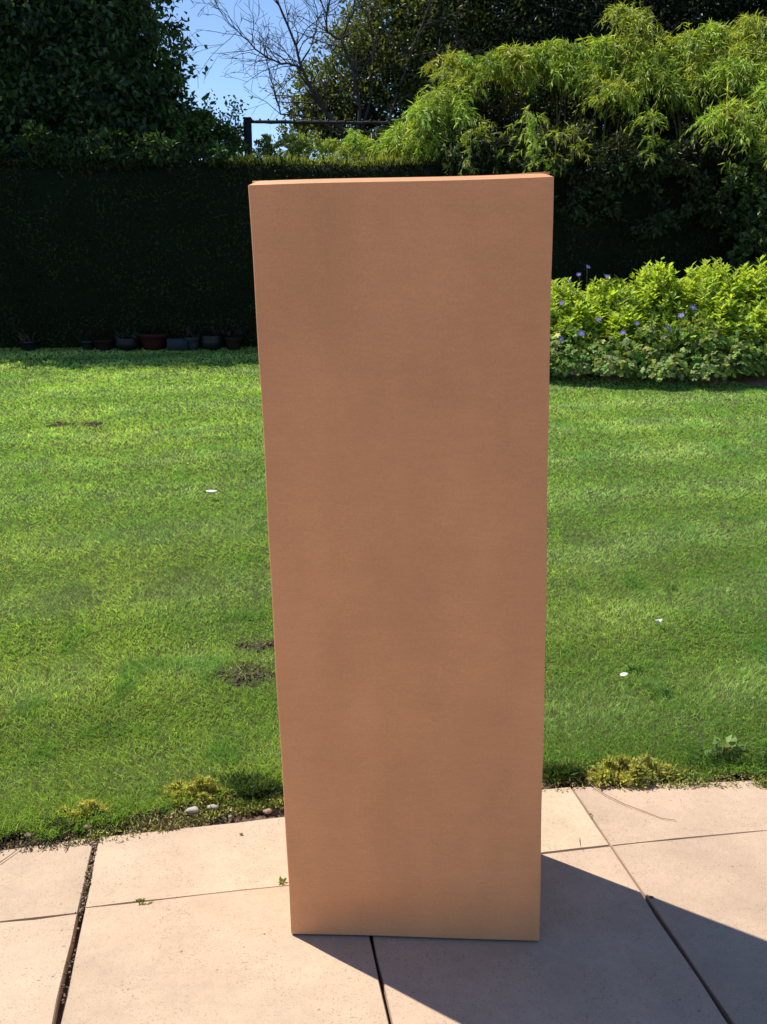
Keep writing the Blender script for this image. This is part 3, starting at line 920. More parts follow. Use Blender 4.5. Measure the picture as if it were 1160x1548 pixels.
# ------------------------------------------------------------------ black post and rail above the hedge
YP = 10.25
p0, p1 = at(376, 235, YP), at(375, 181, YP)
T = empty('post_and_rail', (p0[0], YP, g_), 'black post carrying a thin dark horizontal rail above the hedge', 'frame')
def boxmb(mb, c, s, col=(1, 1, 1), bev=0.0):
    bm = bmesh.new(); bmesh.ops.create_cube(bm, size=1)
    for q in bm.verts: q.co = Vector((q.co.x * s[0], q.co.y * s[1], q.co.z * s[2]))
    if bev: bmesh.ops.bevel(bm, geom=bm.edges[:], offset=bev, segments=2, affect='EDGES')
    bmesh.ops.triangulate(bm, faces=bm.faces[:])
    bm.verts.index_update()
    v = np.array([q.co[:] for q in bm.verts]) + np.asarray(c); t = [[q.index for q in f.verts] for f in bm.faces]
    bm.free(); mb.add(v, t, col)
mb = MB(); hh = p1[2] - g_ + 0.1
boxmb(mb, (p0[0], YP, g_ - 0.1 + hh / 2), (0.075, 0.075, hh), bev=0.006); mb.build('post', M_black, T)
mb = MB(); boxmb(mb, (p0[0], YP, p1[2] + 0.011), (0.088, 0.088, 0.02), bev=0.006); mb.build('post_cap', M_black, T)
pr = at(760, 185, YP)
mb = MB()
n = 40; xs_ = np.linspace(p0[0] + 0.04, pr[0], n)
tube(mb, np.stack([xs_, np.full(n, YP), p1[2] - 0.018 + (pr[2] - p1[2]) * (xs_ - p0[0]) / (pr[0] - p0[0]) + rng.normal(size=n) * 0.002], 1), 0.016 + rng.random(n) * 0.006, 6)
mb.build('rail', M_black, T, True)
mb = MB()
xs_ = np.linspace(p0[0] + 0.04, pr[0], 60)
for x in xs_[::2]:
    ico(mb, (x, YP, p1[2] + 0.004 - 0.0 + (pr[2] - p1[2]) * (x - p0[0]) / (pr[0] - p0[0])), rng.uniform(0.009, 0.014), (1, 1, 1), 0.2, 1)
tag(mb.build('clip', M_black, T), kind='stuff')
mb = MB(); boxmb(mb, (p0[0] - 0.05, YP, p1[2] - 0.14), (0.03, 0.03, 0.02)); mb.build('bracket', M_black, T)
mb = MB(); boxmb(mb, (pr[0], YP, g_ - 0.1 + hh / 2), (0.075, 0.075, hh - 0.01), bev=0.006); mb.build('post', M_black, T)

# ------------------------------------------------------------------ bamboo
def plume(root, apex, fall, spread_, nleaf, base, parent, fs=1.0):
    """one arching culm: rises from root, bends over at apex, hanging sprays of narrow leaves past it"""
    root, apex = np.asarray(root, float), np.asarray(apex, float)
    hd = apex - root; hd[2] = 0
    hd = hd + np.array([rng.normal() * 0.08, -0.12, 0])
    tipd = unit(hd) * spread_
    pts = []
    for f in np.linspace(0, 1, 8):
        p = root + (apex - root) * np.array([f ** 2.2, f ** 2.2, f ** 0.8])
        pts.append(p)
    end = apex + tipd * 0.8 + np.array([0, 0, -fall])
    for f in np.linspace(0.15, 1, 6):
        pts.append(apex + (tipd * 0.8) * f + np.array([0, 0, -fall * f ** 1.8]))
    pts = np.array(pts)
    mb = MB(); tube(mb, pts, np.linspace(0.010, 0.0025, len(pts)), 5)
    cu = mb.build('culm', M_culm, parent, True)
    mb = MB()
    # side twigs from the top 45 % of the culm, each hanging over with a fan of leaves
    ntw = max(10, nleaf // 9)
    s = rng.uniform(0.50, 1.0, ntw) * (len(pts) - 1)
    s = np.maximum(s, 5.2)
    q = np.stack([np.interp(s, np.arange(len(pts)), pts[:, k]) for k in range(3)], 1)
    skew = rng.normal(size=3) * 0.35
    tdir = rdir(ntw) + skew; tdir[:, 2] = np.abs(tdir[:, 2]) * 0.5
    tdir = unit(tdir + unit(tipd + np.array([0, 0, 1e-6])) * 0.25)
    tl = rng.uniform(0.05, 0.34, ntw) * fs * rng.uniform(0.75, 1.2)
    base = np.array(base) * rng.uniform(0.75, 1.15) * np.array([rng.uniform(0.85, 1.15), 1, 1])
    PP, DD, NN, LL = [], [], [], []
    for k in range(ntw):
        m = 14
        f = np.sort(rng.random(m)) ** 0.7
        pos = q[k] + tdir[k] * tl[k] * f[:, None] + np.array([0, 0, -1.0]) * (tl[k] * 0.75) * (f[:, None] ** 2)
        dd = unit(tdir[k] * 0.9 + np.array([0, 0, -1.0]) * (0.3 + 1.1 * f[:, None]) + rng.normal(size=(m, 3)) * 0.60)
        PP.append(pos); DD.append(dd); NN.append(rdir(m) * 0.7 + np.array([0, -0.2, 0.9])); LL.append(rng.uniform(0.045, 0.095, m) * fs)
    PP, DD, NN, LL = map(np.concatenate, (PP, DD, NN, LL))
    n = len(PP)
    leaves(mb, PP, DD, NN, LL, LL * rng.uniform(0.13, 0.19, n), cols(n, base, 0.25, 0.10), 0.1, 0.18, 0.35)
    tag(mb.build('leaf_spray', M_bamboo, cu), kind='stuff')

BY = (0.36, 0.45, 0.070)
clumps = [
    ('low rounded golden-green bamboo tuft just above the hedge beside the rail', [(535, 200, 9.9, .12), (505, 212, 9.95, .1), (560, 212, 9.9, .1), (585, 222, 9.85, .1), (520, 222, 9.85, .1), (548, 226, 9.8, .1)], 0.55, (10, 0.0)),
    ('spreading bright bamboo clump sloping up behind the box top', [(640, 165, 9.7, .2), (612, 195, 9.75, .15), (665, 138, 9.8, .2), (700, 108, 9.9, .22), (735, 88, 9.95, .2), (768, 74, 10, .2), (640, 205, 9.6, .16),
        (795, 168, 9.0, .15), (690, 85, 10.1, .2), (805, 82, 10.0, .2), (725, 185, 9.2, .14), (655, 188, 9.5, .16), (685, 150, 9.65, .18), (600, 215, 9.7, .1)], 1.0, (30, 0)),
    ('middle bamboo clump with one tall leaning plume', [(838, 66, 10, .2), (868, 92, 9.95, .2), (905, 62, 10, .18), (942, 12, 10.1, .3), (948, 60, 9.95, .2), (868, 190, 9.0, .18), (905, 105, 9.85, .18), (985, 165, 9.05, .2), (965, 95, 9.8, .2), (995, 120, 9.6, .2), (925, 128, 9.5, .14), (990, 60, 10.1, .2)], 1.0, (30, 0)),
    ('large golden bamboo clump arching down at the right edge', [(1010, 95, 9.8, .25), (1050, 52, 9.95, .25), (1085, 42, 10, .25), (1135, 30, 10, .25), (1165, 60, 9.8, .3), (1095, 95, 9.5, .25), (1140, 100, 9.4, .28), (1062, 100, 9.6, .22), (1100, 158, 9.05, .28), (1140, 165, 9.0, .28), (1165, 130, 9.1, .3), (1200, 70, 9.8, .3), (1220, 130, 9.3, .3), (1028, 75, 9.9, .22), (1250, 40, 10, .3), (1160, 195, 8.95, .2), (1115, 66, 9.8, .25)], 1.1, (30, 0)),
]
for lab, pls, fs, _ in clumps:
    A = np.array([at(x, y, Y) for x, y, Y, f in pls])
    rx = A[:, 0].mean(); ry = 10.25
    T = empty('bamboo_clump', (rx, ry, g_), lab, 'bamboo')
    for (x, y, Y, fall), ap in zip(pls, A):
        rt = (rx + (ap[0] - rx) * 0.6 + rng.normal() * 0.08, ry + rng.normal() * 0.12, g_ - 0.05)
        sp = 0.25 + fall * 0.4
        low = Y <= 9.25 and x < 1000 and fs > 0.7
        if low: fall, sp = 0.34, sp * 0.35
        plume(rt, ap, fall, sp * (0.5 if fs < 0.7 else 1), int((230 if low else 460 if fs > 0.7 else 420) * rng.uniform(0.6, 1.4)), BY, T, fs * (0.8 if low else 1))
        for _ in range(0 if fs < 0.7 else 3 if not low else 1):          # thinner culms crowding round it
            q = at(x + rng.normal() * 17, y + abs(rng.normal()) * 9 - 3, Y + rng.normal() * 0.12)
            plume((rt[0] + rng.normal() * .1, rt[1], rt[2]), q, fall * rng.uniform(0.4, 1.3), sp * rng.uniform(0.4, 1.2), int(200 * rng.uniform(0.5, 1.5)), BY, T, fs * rng.uniform(0.65, 1.0))
    if fs > 0.7:
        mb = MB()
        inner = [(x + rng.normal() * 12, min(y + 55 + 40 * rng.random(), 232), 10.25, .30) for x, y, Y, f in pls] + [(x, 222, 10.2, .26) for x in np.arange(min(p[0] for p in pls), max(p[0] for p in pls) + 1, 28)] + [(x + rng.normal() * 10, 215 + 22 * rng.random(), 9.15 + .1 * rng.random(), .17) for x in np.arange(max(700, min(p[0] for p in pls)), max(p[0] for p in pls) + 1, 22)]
        blob_leaves(mb, pxblobs(inner), 26000, (0.05, 0.10), (0.012, 0.020), (0.040, 0.055, 0.020), droop=0.7, rag=0.14, core=0)  # inner leaves coloured much darker: shade of the hollows put into the colour
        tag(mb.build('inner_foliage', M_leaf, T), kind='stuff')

# dark ivy-like growth hanging over the hedge under the bamboo
M_darkstem = solid('dark_stem', (0.02, 0.017, 0.013), 0.9, 0.1, 40, 0.3)
T = empty('ivy_growth', (2.6, 9.05, float(zl(9.05))), 'dark leafy growth draped over the hedge below the bamboo at right', 'climber')
mb = MB()
iv = [(x + rng.normal() * 12, 238 + 85 * rng.random() ** 1.6 * (0.6 + 0.8 * (x - 700) / 460), 9.10 - 0.08 * rng.random(), rng.uniform(.10, .2)) for x in np.arange(690, 1190, 13)]
blob_leaves(mb, pxblobs(iv), 11000, (0.04, 0.075), (0.020, 0.036), (0.050, 0.072, 0.028), droop=0.6, rag=0.25, core=0)
mb.build('foliage', M_leaf, T)
mb = MB()
for k in range(9):
    x0 = 0.9 + 3.4 * rng.random()
    tube(mb, [(x0, 9.19, float(zl(9.14)) - .05), (x0 + .1 * rng.normal(), 9.17, 1.2), (x0 + .2 * rng.normal(), 9.16, ZH - .05)], [.008, .007, .004], 5, (0.03, 0.025, 0.02))
tag(mb.build('stem', M_darkstem, T, True), kind='stuff')

# pale leafy shrub showing over the hedge beneath the rail
T = empty('pale_shrub', (-1.2, 10.0, g_), 'pale green leafy shrub peeping over the hedge beneath the rail beside the black post', 'shrub')
mb = MB()
for k in range(4):
    grow(mb, (-1.2 + rng.normal() * .1, 10.0, g_ - .05), (rng.normal() * .25, 0, 1), 1.3, .015, 1, wig=.1)
mb.build('stem', M_bark, T, True)
mb = MB()
blob_leaves(mb, pxblobs([(395, 228, 10.0, .10), (420, 226, 10.0, .11), (448, 226, 9.95, .12), (475, 222, 9.95, .13), (405, 215, 10.0, .05)]), 3600, (0.022, 0.04), (0.012, 0.02), (0.20, 0.26, 0.07), core=0, rag=0.3)
mb.build('crown', M_leaf_thin, T)

# glossy bush standing before the hedge at the far right
T = empty('laurel_bush', (3.75, 8.9, float(zl(8.9))), 'dark glossy-leaved bush against the hedge at the right edge', 'shrub')
mb = MB()
for k in range(5):
    grow(mb, (3.75 + rng.normal() * 0.1, 8.95, float(zl(8.9)) - 0.03), (rng.normal() * 0.1, rng.normal() * 0.1, 1), 0.9, 0.02, 1, wig=0.1)
mb.build('stem', M_bark, T, True)
mb = MB()
blob_leaves(mb, pxblobs([(1165, 330, 8.85, .24), (1150, 390, 8.85, .22), (1180, 265, 8.9, .28), (1215, 360, 8.8, .35), (1135, 275, 9.0, .18), (1130, 345, 8.95, .16), (1110, 300, 9.0, .14)]), 7500, (0.045, 0.075), (0.025, 0.04), (0.09, 0.14, 0.045), core=0.0, rag=0.2)
mb.build('crown', M_leaf, T)

# ------------------------------------------------------------------ flower bed planting
def bedz(x, y):
    return float(zl(y) + 0.06)
def shoot_shrub(cx, cy, rx, ry, h, nsh, base, label, group):
    z0 = bedz(cx, cy)
    T = empty('golden_shrub', (cx, cy, z0), label, 'shrub', group)
    ms, ml = MB(), MB()
    a = rng.random(nsh) * 6.283; q = np.sqrt(rng.random(nsh))
    tx, ty = cx + rx * q * np.cos(a), cy + ry * q * np.sin(a)
    tz = z0 + h * (1 - 0.55 * q ** 2.5) * rng.uniform(0.80, 1.07, nsh)
    for k in range(nsh):
        b = np.array([cx + (tx[k] - cx) * 0.25, cy + (ty[k] - cy) * 0.25, z0 - 0.03]); e = np.array([tx[k], ty[k], tz[k]])
        tube(ms, [b, b * 0.45 + e * 0.55 + np.array([0, 0, 0.05]), e], [0.004, 0.003, 0.0015], 3)
        m = 20
        f = np.concatenate([rng.uniform(0.25, 0.9, 8), rng.uniform(0.78, 1.0, 12)])
        pos = b + (e - b) * f[:, None]
        ax = unit(e - b)
        ro = rdir(m); ro = unit(ro - ax * (ro @ ax)[:, None])
        dd = ro + ax * (0.15 + 1.0 * f[:, None] ** 6) + np.array([0, 0, 0.1])
        nm = ax * 1.0 + rdir(m) * 0.35 - ro * 0.3
        c = cols(m, base, 0.18, 0.08)
        old = (f < 0.75)[:, None]
        c = np.where(old, c * np.array([0.50, 0.72, 1.2]), c)
        leaves(ml, pos, dd, nm, rng.uniform(0.045, 0.08, m), rng.uniform(0.018, 0.030, m), c, 0.15, 0.15)
    ms.build('stem', M_stalk, T)
    ml.build('foliage', M_leaf_thin, T)
    return T
GY = (0.38, 0.50, 0.060)
G1 = 'golden shrubs along the back of the flower bed'
def topz(px, py, Y): return float(at(px, py, Y)[2])
for (px, py, Y, rx, lab) in [
    (850, 428, 8.25, .30, 'golden-leaved shrub partly hidden by the right edge of the box'),
    (925, 425, 8.3, .34, 'low golden-leaved shrub under the tall violet flowers'),
    (1000, 404, 8.3, .36, 'golden-leaved shrub with one shoot standing above its top'),
    (1075, 400, 8.25, .38, 'tallest golden-leaved shrub in the middle of the bed'),
    (1150, 402, 8.2, .38, 'golden-leaved shrub at the right edge of the bed'),
    (1240, 402, 8.1, .40, 'golden-leaved shrub cut by the right side of the view'),
    (760, 430, 8.35, .32, 'golden-leaved shrub standing behind the box')]:
    c = at(px, py, Y)
    shoot_shrub(c[0], Y, rx, 0.42, c[2] - bedz(c[0], Y), 300, GY, lab, G1)
for (px, py, Y, rx, lab) in [
    (880, 455, 7.95, .20, 'small golden-leaved shoots in front of the taller shrubs, nearest the box'),
    (945, 468, 7.9, .16, 'small golden-leaved shoots between two violet flowers'),
    (1095, 452, 7.9, .22, 'small golden-leaved shoots right of the highest right-hand violet flower'),
    (1150, 470, 7.8, .20, 'small golden-leaved shoots low at the right edge of the bed')]:
    c = at(px, py, Y)
    shoot_shrub(c[0], Y, rx, 0.22, c[2] - bedz(c[0], Y), 90, GY, lab, G1)
T0 = bpy.data.objects.get('golden_shrub.002')
# the single taller shoot
mb = MB(); c = at(1000, 392, 8.15)
tube(mb, [(c[0], c[1], c[2] - 0.30), (c[0] + .005, c[1], c[2] - 0.12), c], [.004, .003, .002], 4, (0.12, 0.14, 0.03))
m = 22; f = rng.uniform(0, 1, m); ro = rdir(m); ro[:, 2] *= 0.3
leaves(mb, c - np.array([0, 0, 0.16]) * f[:, None], unit(ro) + np.array([0, 0, .5]), np.array([0, 0, 1.0]) + rdir(m) * .3, rng.uniform(.05, .085, m), rng.uniform(.02, .032, m), cols(m, GY, .15))
mb.build('shoot', M_leaf_thin, T0)

def geranium(cx, cy, rx, ry, h, nleaf, label, base=(0.165, 0.245, 0.050)):
    z0 = bedz(cx, cy)
    T = empty('geranium_plant', (cx, cy, z0), label, 'plant', 'violet-flowered plants along the front of the bed')
    ml, ms = MB(), MB()
    a = rng.random(nleaf) * 6.283; q = np.sqrt(rng.random(nleaf)); e = rng.random(nleaf) ** 0.6
    r = q
    P = np.stack([cx + rx * r * np.cos(a), cy + ry * r * np.sin(a), z0 + h * np.sqrt(np.maximum(1 - r ** 2.2, 0.02)) * (0.2 + 0.75 * e) * (0.75 + 0.5 * vnoise(cx + rx * r * np.cos(a), cy + ry * r * np.sin(a), 11, 5))], 1)
    nrm = unit(np.stack([np.cos(a) * r, np.sin(a) * r, np.full(nleaf, 0.9)], 1) + rng.normal(size=(nleaf, 3)) * 0.45)
    t1 = unit(np.cross(nrm, rdir(nleaf))); t2 = np.cross(nrm, t1)
    R_ = rng.uniform(0.016, 0.036, nleaf)
    cc = cols(nleaf, base, 0.35, 0.2) * np.where(rng.random((nleaf, 1)) < 0.3, np.array([[1.35, 1.25, 0.7]]), 1.0)
    for k, an in enumerate([-2.1, -1.05, 0, 1.05, 2.1]):
        d = t1 * math.cos(an) + t2 * math.sin(an)
        leaves(ml, P, d, nrm + d * 0.15, R_ * (1 - 0.06 * abs(an)), R_ * 0.75, cc, 0.06, 0.1, 0.55)
    for k in range(60):
        j = rng.integers(nleaf)
        tube(ms, [(cx + rng.normal() * .05, cy + rng.normal() * .05, z0 - 0.03), P[j]], [.0025, .0015], 3)
    ml.build('foliage', M_bamboo, T); ms.build('stem', M_stalk, T)
    return T
ger = []
for (px, py, Y, rx, lab) in [
    (858, 498, 7.78, .30, 'violet-flowered plant beside the right edge of the box'),
    (915, 508, 7.76, .32, 'leafy violet-flowered plant below the tall flower stems'),
    (985, 484, 7.72, .34, 'violet-flowered plant in the middle of the bed front'),
    (1055, 478, 7.66, .34, 'grey-green plant with the highest right-hand violet flowers'),
    (1120, 497, 7.62, .26, 'flowerless bushy green plant near the dry soil corner'),
    (1190, 500, 7.6, .32, 'leafy green plant at the right side of the bed front'),
    (770, 508, 7.85, .34, 'leafy plant at the bed front hidden behind the box')]:
    c = at(px, py, Y)
    ger.append(geranium(c[0], Y, rx, 0.30, c[2] - bedz(c[0], Y), 1300, lab))
# low grey-green foliage spilling at the front
for k, (px, py, Y, rx, hh_) in enumerate([(930, 530, 7.55, .22, .2), (1010, 530, 7.48, .24, .2), (1075, 530, 7.42, .20, .2), (870, 535, 7.64, .2, .17)]):
    c = at(px, py, Y)
    geranium(c[0], Y, rx, 0.18, hh_, 650, ['low pale green plant spilling to the lawn below two flowers', 'low pale green plant in the middle of the lawn edge', 'low green plant next to the stone at the bed corner', 'low green plant at the lawn edge by the box'][k], (0.215, 0.285, 0.085))

def flower(px, py, Y, T, tall=False, bud=False, s=1.0):
    c = at(px, py, Y)
    mb = MB()
    n = unit(np.array([rng.normal() * 0.3, -0.75, 0.65 + rng.normal() * 0.15]))
    t1 = unit(np.cross(n, np.array([1.0, 0.1, 0]))); t2 = np.cross(n, t1)
    r = 0.023 * s * rng.uniform(0.85, 1.1)
    cl = np.array([0.20, 0.16, 0.50])
    for k in range(5):
        an = k * 2 * math.pi / 5 + 0.3
        d = t1 * math.cos(an) + t2 * math.sin(an); sd = np.cross(n, d)
        lift = 0.25 if not bud else 1.6
        v = [c, c + d * r * .45 - sd * r * .30 + n * r * lift * .3, c + d * r * .85 - sd * r * .42 + n * r * lift * .5, c + d * r * 1.02 + n * r * lift * .55,
             c + d * r * .85 + sd * r * .42 + n * r * lift * .5, c + d * r * .45 + sd * r * .30 + n * r * lift * .3]
        cc = np.array([[0.55, 0.50, 0.75], cl, cl, cl * 0.9, cl, cl]) * rng.uniform(0.85, 1.15)
        mb.add(v, [(0, 1, 5), (1, 2, 5), (2, 4, 5), (2, 3, 4)], cc)
    fl = mb.build('flower', M_petal, T)
    mb = MB(); ico(mb, c + n * r * 0.12, r * 0.13, (0.7, 0.66, 0.5), 0.1, 1); mb.build('flower_eye', M_vcol, fl)
    mb = MB(); b = np.array([c[0] + rng.normal() * .05, c[1] + 0.06, c[2] - (0.30 if tall else 0.16)])
    tube(mb, [b, (b + c) / 2 + np.array([.01, 0, .01]), c - n * 0.003], [.0022, .0018, .0014], 4, (0.06, 0.10, 0.03)); mb.build('flower_stem', M_vcol, T)
for (px, py, Y, gi, tall, bud, s) in [(861, 424, 7.75, 0, 1, 0, .85), (875, 415, 7.8, 0, 1, 0, .9), (888, 405, 7.8, 1, 1, 1, .8), (918, 418, 7.8, 1, 1, 0, .95), (849, 458, 7.6, 0, 0, 0, 1), (905, 483, 7.38, 1, 0, 0, 1.1),
        (879, 504, 7.40, 0, 0, 0, 1.1), (848, 513, 7.42, 0, 0, 0, 1.1), (963, 489, 7.28, 2, 0, 0, 1.0), (1010, 496, 7.2, 2, 0, 0, 1.2), (1030, 477, 7.2, 3, 0, 0, 1.15), (1048, 465, 7.25, 3, 0, 0, 1.15), (942, 503, 7.25, 2, 0, 0, .9)]:
    flower(px, py, Y, ger[gi], tall, bud, s)

def pebble(name, px, py, r, m, label, cat, squash=(1.2, 0.9, 0.6), group=None, onz=None, nz=0.14):
    p = pl(px, py); mb = MB()
    z = p[2] if onz is None else onz
    q = np.array([p[0], p[1], z + r * squash[2] * 0.55])
    ico(mb, q, r, (1, 1, 1), nz, 2, squash)
    o = link(name, mb.mesh(name, False, (p[0], p[1], z)), m, None, (p[0], p[1], z))
    return tag(o, label, cat, group)
pebble('stone', 1125, 572, 0.07, M_drysoil, 'flat brown stone lying at the dry corner of the flower bed', 'stone', (1.5, 0.9, 0.35))

# ------------------------------------------------------------------ pots standing in the hedge's shade
def lathe(prof, seg=20):
    v = []; t = []
    for r, z in prof:
        for k in range(seg):
            a = 2 * math.pi * k / seg; v.append((r * math.cos(a), r * math.sin(a), z))
    for j in range(len(prof) - 1):
        for k in range(seg):
            a, b = j * seg + k, j * seg + (k + 1) % seg
            t += [(a, b, b + seg), (a, b + seg, a + seg)]
    return np.array(v), t
def pot(px, wpx, hpx, m, label, name='plant_pot', bowl=False, plant=None, square=False):
    p = pl(px, 531); s = p[1] / F
    wd_, h = wpx * s, hpx * s
    T = empty(name, p, label, 'pot')
    r = wd_ / 2
    if square:
        mb = MB()
        for (cx, cy, sx, sy) in [(0, -0.08, wd_, .02), (0, 0.08, wd_, .02), (-r + .01, 0, .02, .138), (r - .01, 0, .02, .138)]:
            boxmb(mb, (p[0] + cx, p[1] + 0.1 + cy, p[2] + h / 2), (sx, sy, h))
        mb.build('pot_body', m, T)
        mb = MB(); boxmb(mb, (p[0], p[1] + .1, p[2] + h * .85 - .02), (wd_ - .045, .135, .02)); mb.build('compost', M_soil, T)
    else:
        pr_ = [(0.001, .004), (r * .62, 0), (r * .8, h * .4), (r * (1.0 if bowl else .9), h * .78), (r, h * .8), (r * 1.0, h), (r * .88, h), (r * .84, h * .85), (.001, h * .84)]
        if bowl: pr_ = [(0.001, .004), (r * .5, 0), (r * .85, h * .25), (r, h * .6), (r * .93, h * .92), (r * .97, h), (r * .86, h), (r * .84, h * .85), (.001, h * .84)]
        v, t = lathe(pr_)
        mb = MB(); mb.add(v + p + np.array([0, r, 0]), t); mb.build('pot_body', m, T, True)
        mb = MB(); v, t = lathe([(r * .83, h * .86), (.001, h * .90)]); mb.add(v + p + np.array([0, r, 0]), t); mb.build('compost', M_soil, T)
    if plant:
        mb = MB(); n = int(rng.integers(14, 50))
        c = p + np.array([0, r if not square else .1, h])
        leaves(mb, c + rng.normal(size=(n, 3)) * np.array([r * .5, .04, .02]), rdir(n) + np.array([0, -.2, 1.2]), rdir(n) + np.array([0, -.6, .3]), rng.uniform(.05, .12, n), rng.uniform(.015, .03, n), cols(n, np.array(plant) * 0.4, .3))  # plant colour cut down too, hedge shade put into it
        tag(mb.build('pot_plant', M_leaf, T), kind='stuff')
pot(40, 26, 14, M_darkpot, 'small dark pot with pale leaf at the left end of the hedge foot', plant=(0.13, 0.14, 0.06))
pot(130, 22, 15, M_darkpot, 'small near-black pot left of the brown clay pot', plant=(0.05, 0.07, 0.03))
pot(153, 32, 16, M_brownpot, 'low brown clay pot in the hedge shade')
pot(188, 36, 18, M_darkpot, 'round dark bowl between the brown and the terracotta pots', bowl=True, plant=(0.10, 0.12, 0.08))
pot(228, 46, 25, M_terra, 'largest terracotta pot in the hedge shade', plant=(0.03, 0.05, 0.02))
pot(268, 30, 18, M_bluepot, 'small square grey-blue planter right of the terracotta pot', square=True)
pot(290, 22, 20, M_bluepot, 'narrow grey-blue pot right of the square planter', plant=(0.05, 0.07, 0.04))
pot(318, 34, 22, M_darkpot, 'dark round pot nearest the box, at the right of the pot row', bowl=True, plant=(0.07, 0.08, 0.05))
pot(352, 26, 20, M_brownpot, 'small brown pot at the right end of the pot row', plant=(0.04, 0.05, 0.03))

# ------------------------------------------------------------------ small things on lawn and paving
def petal(px, py, ln, wd_, rz, label, cup=0.25):
    p = pl(px, py); z = p[2] + 0.026
    nu, nv = 7, 5; mb = MB()
    v = []
    for i in range(nu):
        f = i / (nu - 1); hwid = wd_ / 2 * math.sin(math.pi * (0.08 + 0.86 * f) ** 0.8)
        for j in range(nv):
            g = j / (nv - 1) * 2 - 1
            v.append((ln * (f - .5), hwid * g, cup * (hwid * g * g + ln * (f - .5) ** 2) + 0.003))
    t = []
    for i in range(nu - 1):
        for j in range(nv - 1):
            a = i * nv + j; t += [(a, a + nv, a + nv + 1), (a, a + nv + 1, a + 1)]
    mb.add(v, t)
    o = link('petal', mb.mesh('petal', True), M_white, None, (p[0], p[1], z))
    o.rotation_euler = (rng.normal() * 0.15 + 0.25, rng.normal() * 0.15, rz)
    sm = o.modifiers.new('thick', 'SOLIDIFY'); sm.thickness = 0.0012
    return tag(o, label, 'petal', 'white petals fallen on the lawn')
petal(321, 751, 0.058, 0.022, 0.15, 'long white petal lying on the lawn left of the box')
petal(943, 1032, 0.027, 0.017, 0.3, 'bright oval white petal on the near lawn right of the box')
petal(995, 953, 0.022, 0.024, 1.9, 'curled white petal farther out on the right lawn', cup=1.2)
pebble('stone', 291, 1227, 0.016, M_chalk, 'larger white stone in the soil strip left of the box', 'stone', (1.1, .7, .5))
pebble('stone', 321, 1221, 0.013, M_chalk, 'slim white stone beside the larger white one', 'stone', (1.2, .55, .4))
pebble('stone', 405, 1228, 0.010, M_buff, 'small buff pebble at the slab edge touching the box side', 'stone')
pebble('stone', 132, 1252, 0.010, M_buff, 'buff stone in the soil strip above the wide left joint', 'stone', (1.2, .8, .6))
pebble('stone', 45, 1264, 0.011, M_buff, 'buff stone in the soil strip at the left edge', 'stone', (1.3, .8, .5))

def tuft_plant(name, px, py, rx, ry, h, n, L, W, base, label, cat, up=0.8, m=M_leaf_thin, var=0.3):
    p = pl(px, py)
    T = empty(name, p, label, cat)
    mb = MB()
    a = rng.random(n) * 6.283; q = np.sqrt(rng.random(n))
    ns_ = 11
    sa = rng.random(ns_) * 6.283; sq = np.sqrt(rng.random(ns_)); sh = h * (1 - 0.6 * sq ** 2) * rng.uniform(0.35, 1.1, ns_); k_ = rng.integers(0, ns_, n)
    q = sq[k_]; a = sa[k_]; hh_ = rng.random(n)
    P = np.stack([p[0] + rx * q * np.cos(a) + rng.normal(size=n) * rx * .30 * (1.2 - hh_), p[1] + ry * q * np.sin(a) + rng.normal(size=n) * ry * .30 * (1.2 - hh_), p[2] - .004 + sh[k_] * hh_], 1)
    D = rdir(n) + np.stack([np.cos(a) * q, np.sin(a) * q, np.full(n, up)], 1)
    leaves(mb, P, D, rdir(n) + np.array([0, 0, .6]), rng.uniform(*L, n), rng.uniform(*W, n), cols(n, base, var))
    mb.build('foliage', m, T)
    mb = MB()
    for k in range(14):
        j = rng.integers(n); tube(mb, [p + np.array([0, 0, -.01]), P[j]], [.0012, .0007], 3)
    mb.build('stem', M_stalk, T)
    return T
YM = (0.42, 0.42, 0.12)
tuft_plant('moss_tuft', 296, 1200, .056, .036, .075, 2200, (.008, .018), (.003, .006), YM, 'yellow mossy tuft above the two white stones', 'weed')
tuft_plant('moss_tuft', 125, 1232, .052, .030, .052, 1600, (.007, .016), (.003, .006), YM, 'yellow mossy tuft near the wide left paving joint', 'weed')
tuft_plant('moss_tuft', 955, 1172, .088, .045, .075, 3400, (.008, .020), (.004, .007), YM, 'big yellow mossy tuft right of the box at the paving edge', 'weed')
tuft_plant('moss_tuft', 218, 1364, .018, .007, .010, 160, (.004, .009), (.002, .004), (0.22, 0.22, 0.05), 'tiny yellow-green moss sprouting from the paving cross joint', 'weed')
tuft_plant('broadleaf_weed', 105, 1258, .030, .018, .018, 40, (.018, .034), (.010, .018), (0.10, 0.19, 0.025), 'bright green leafy weed over the slab edge at left', 'weed', .4)
tuft_plant('broadleaf_weed', 1098, 1142, .045, .022, .075, 34, (.022, .036), (.016, .026), (0.20, 0.29, 0.11), 'pale broad-leaved weed at the lawn edge on the right', 'weed', .5)
tuft_plant('broadleaf_weed', 385, 1215, .05, .022, .016, 120, (.008, .018), (.005, .010), (0.12, 0.18, 0.03), 'low bright weed at the slab edge by the box side', 'weed', .5)
tuft_plant('seedling', 428, 1333, .006, .004, .016, 9, (.010, .016), (.006, .010), (0.14, 0.22, 0.04), 'tiny green seedling in the joint touching the box', 'weed', .8)
tuft_plant('grass_tuft', 372, 1192, .085, .035, .022, 1100, (.02, .05), (.0014, .0026), (0.05, 0.085, 0.035), 'coarse dark grass tuft at the lawn edge left of the box', 'grass tuft', .45, M_grass)
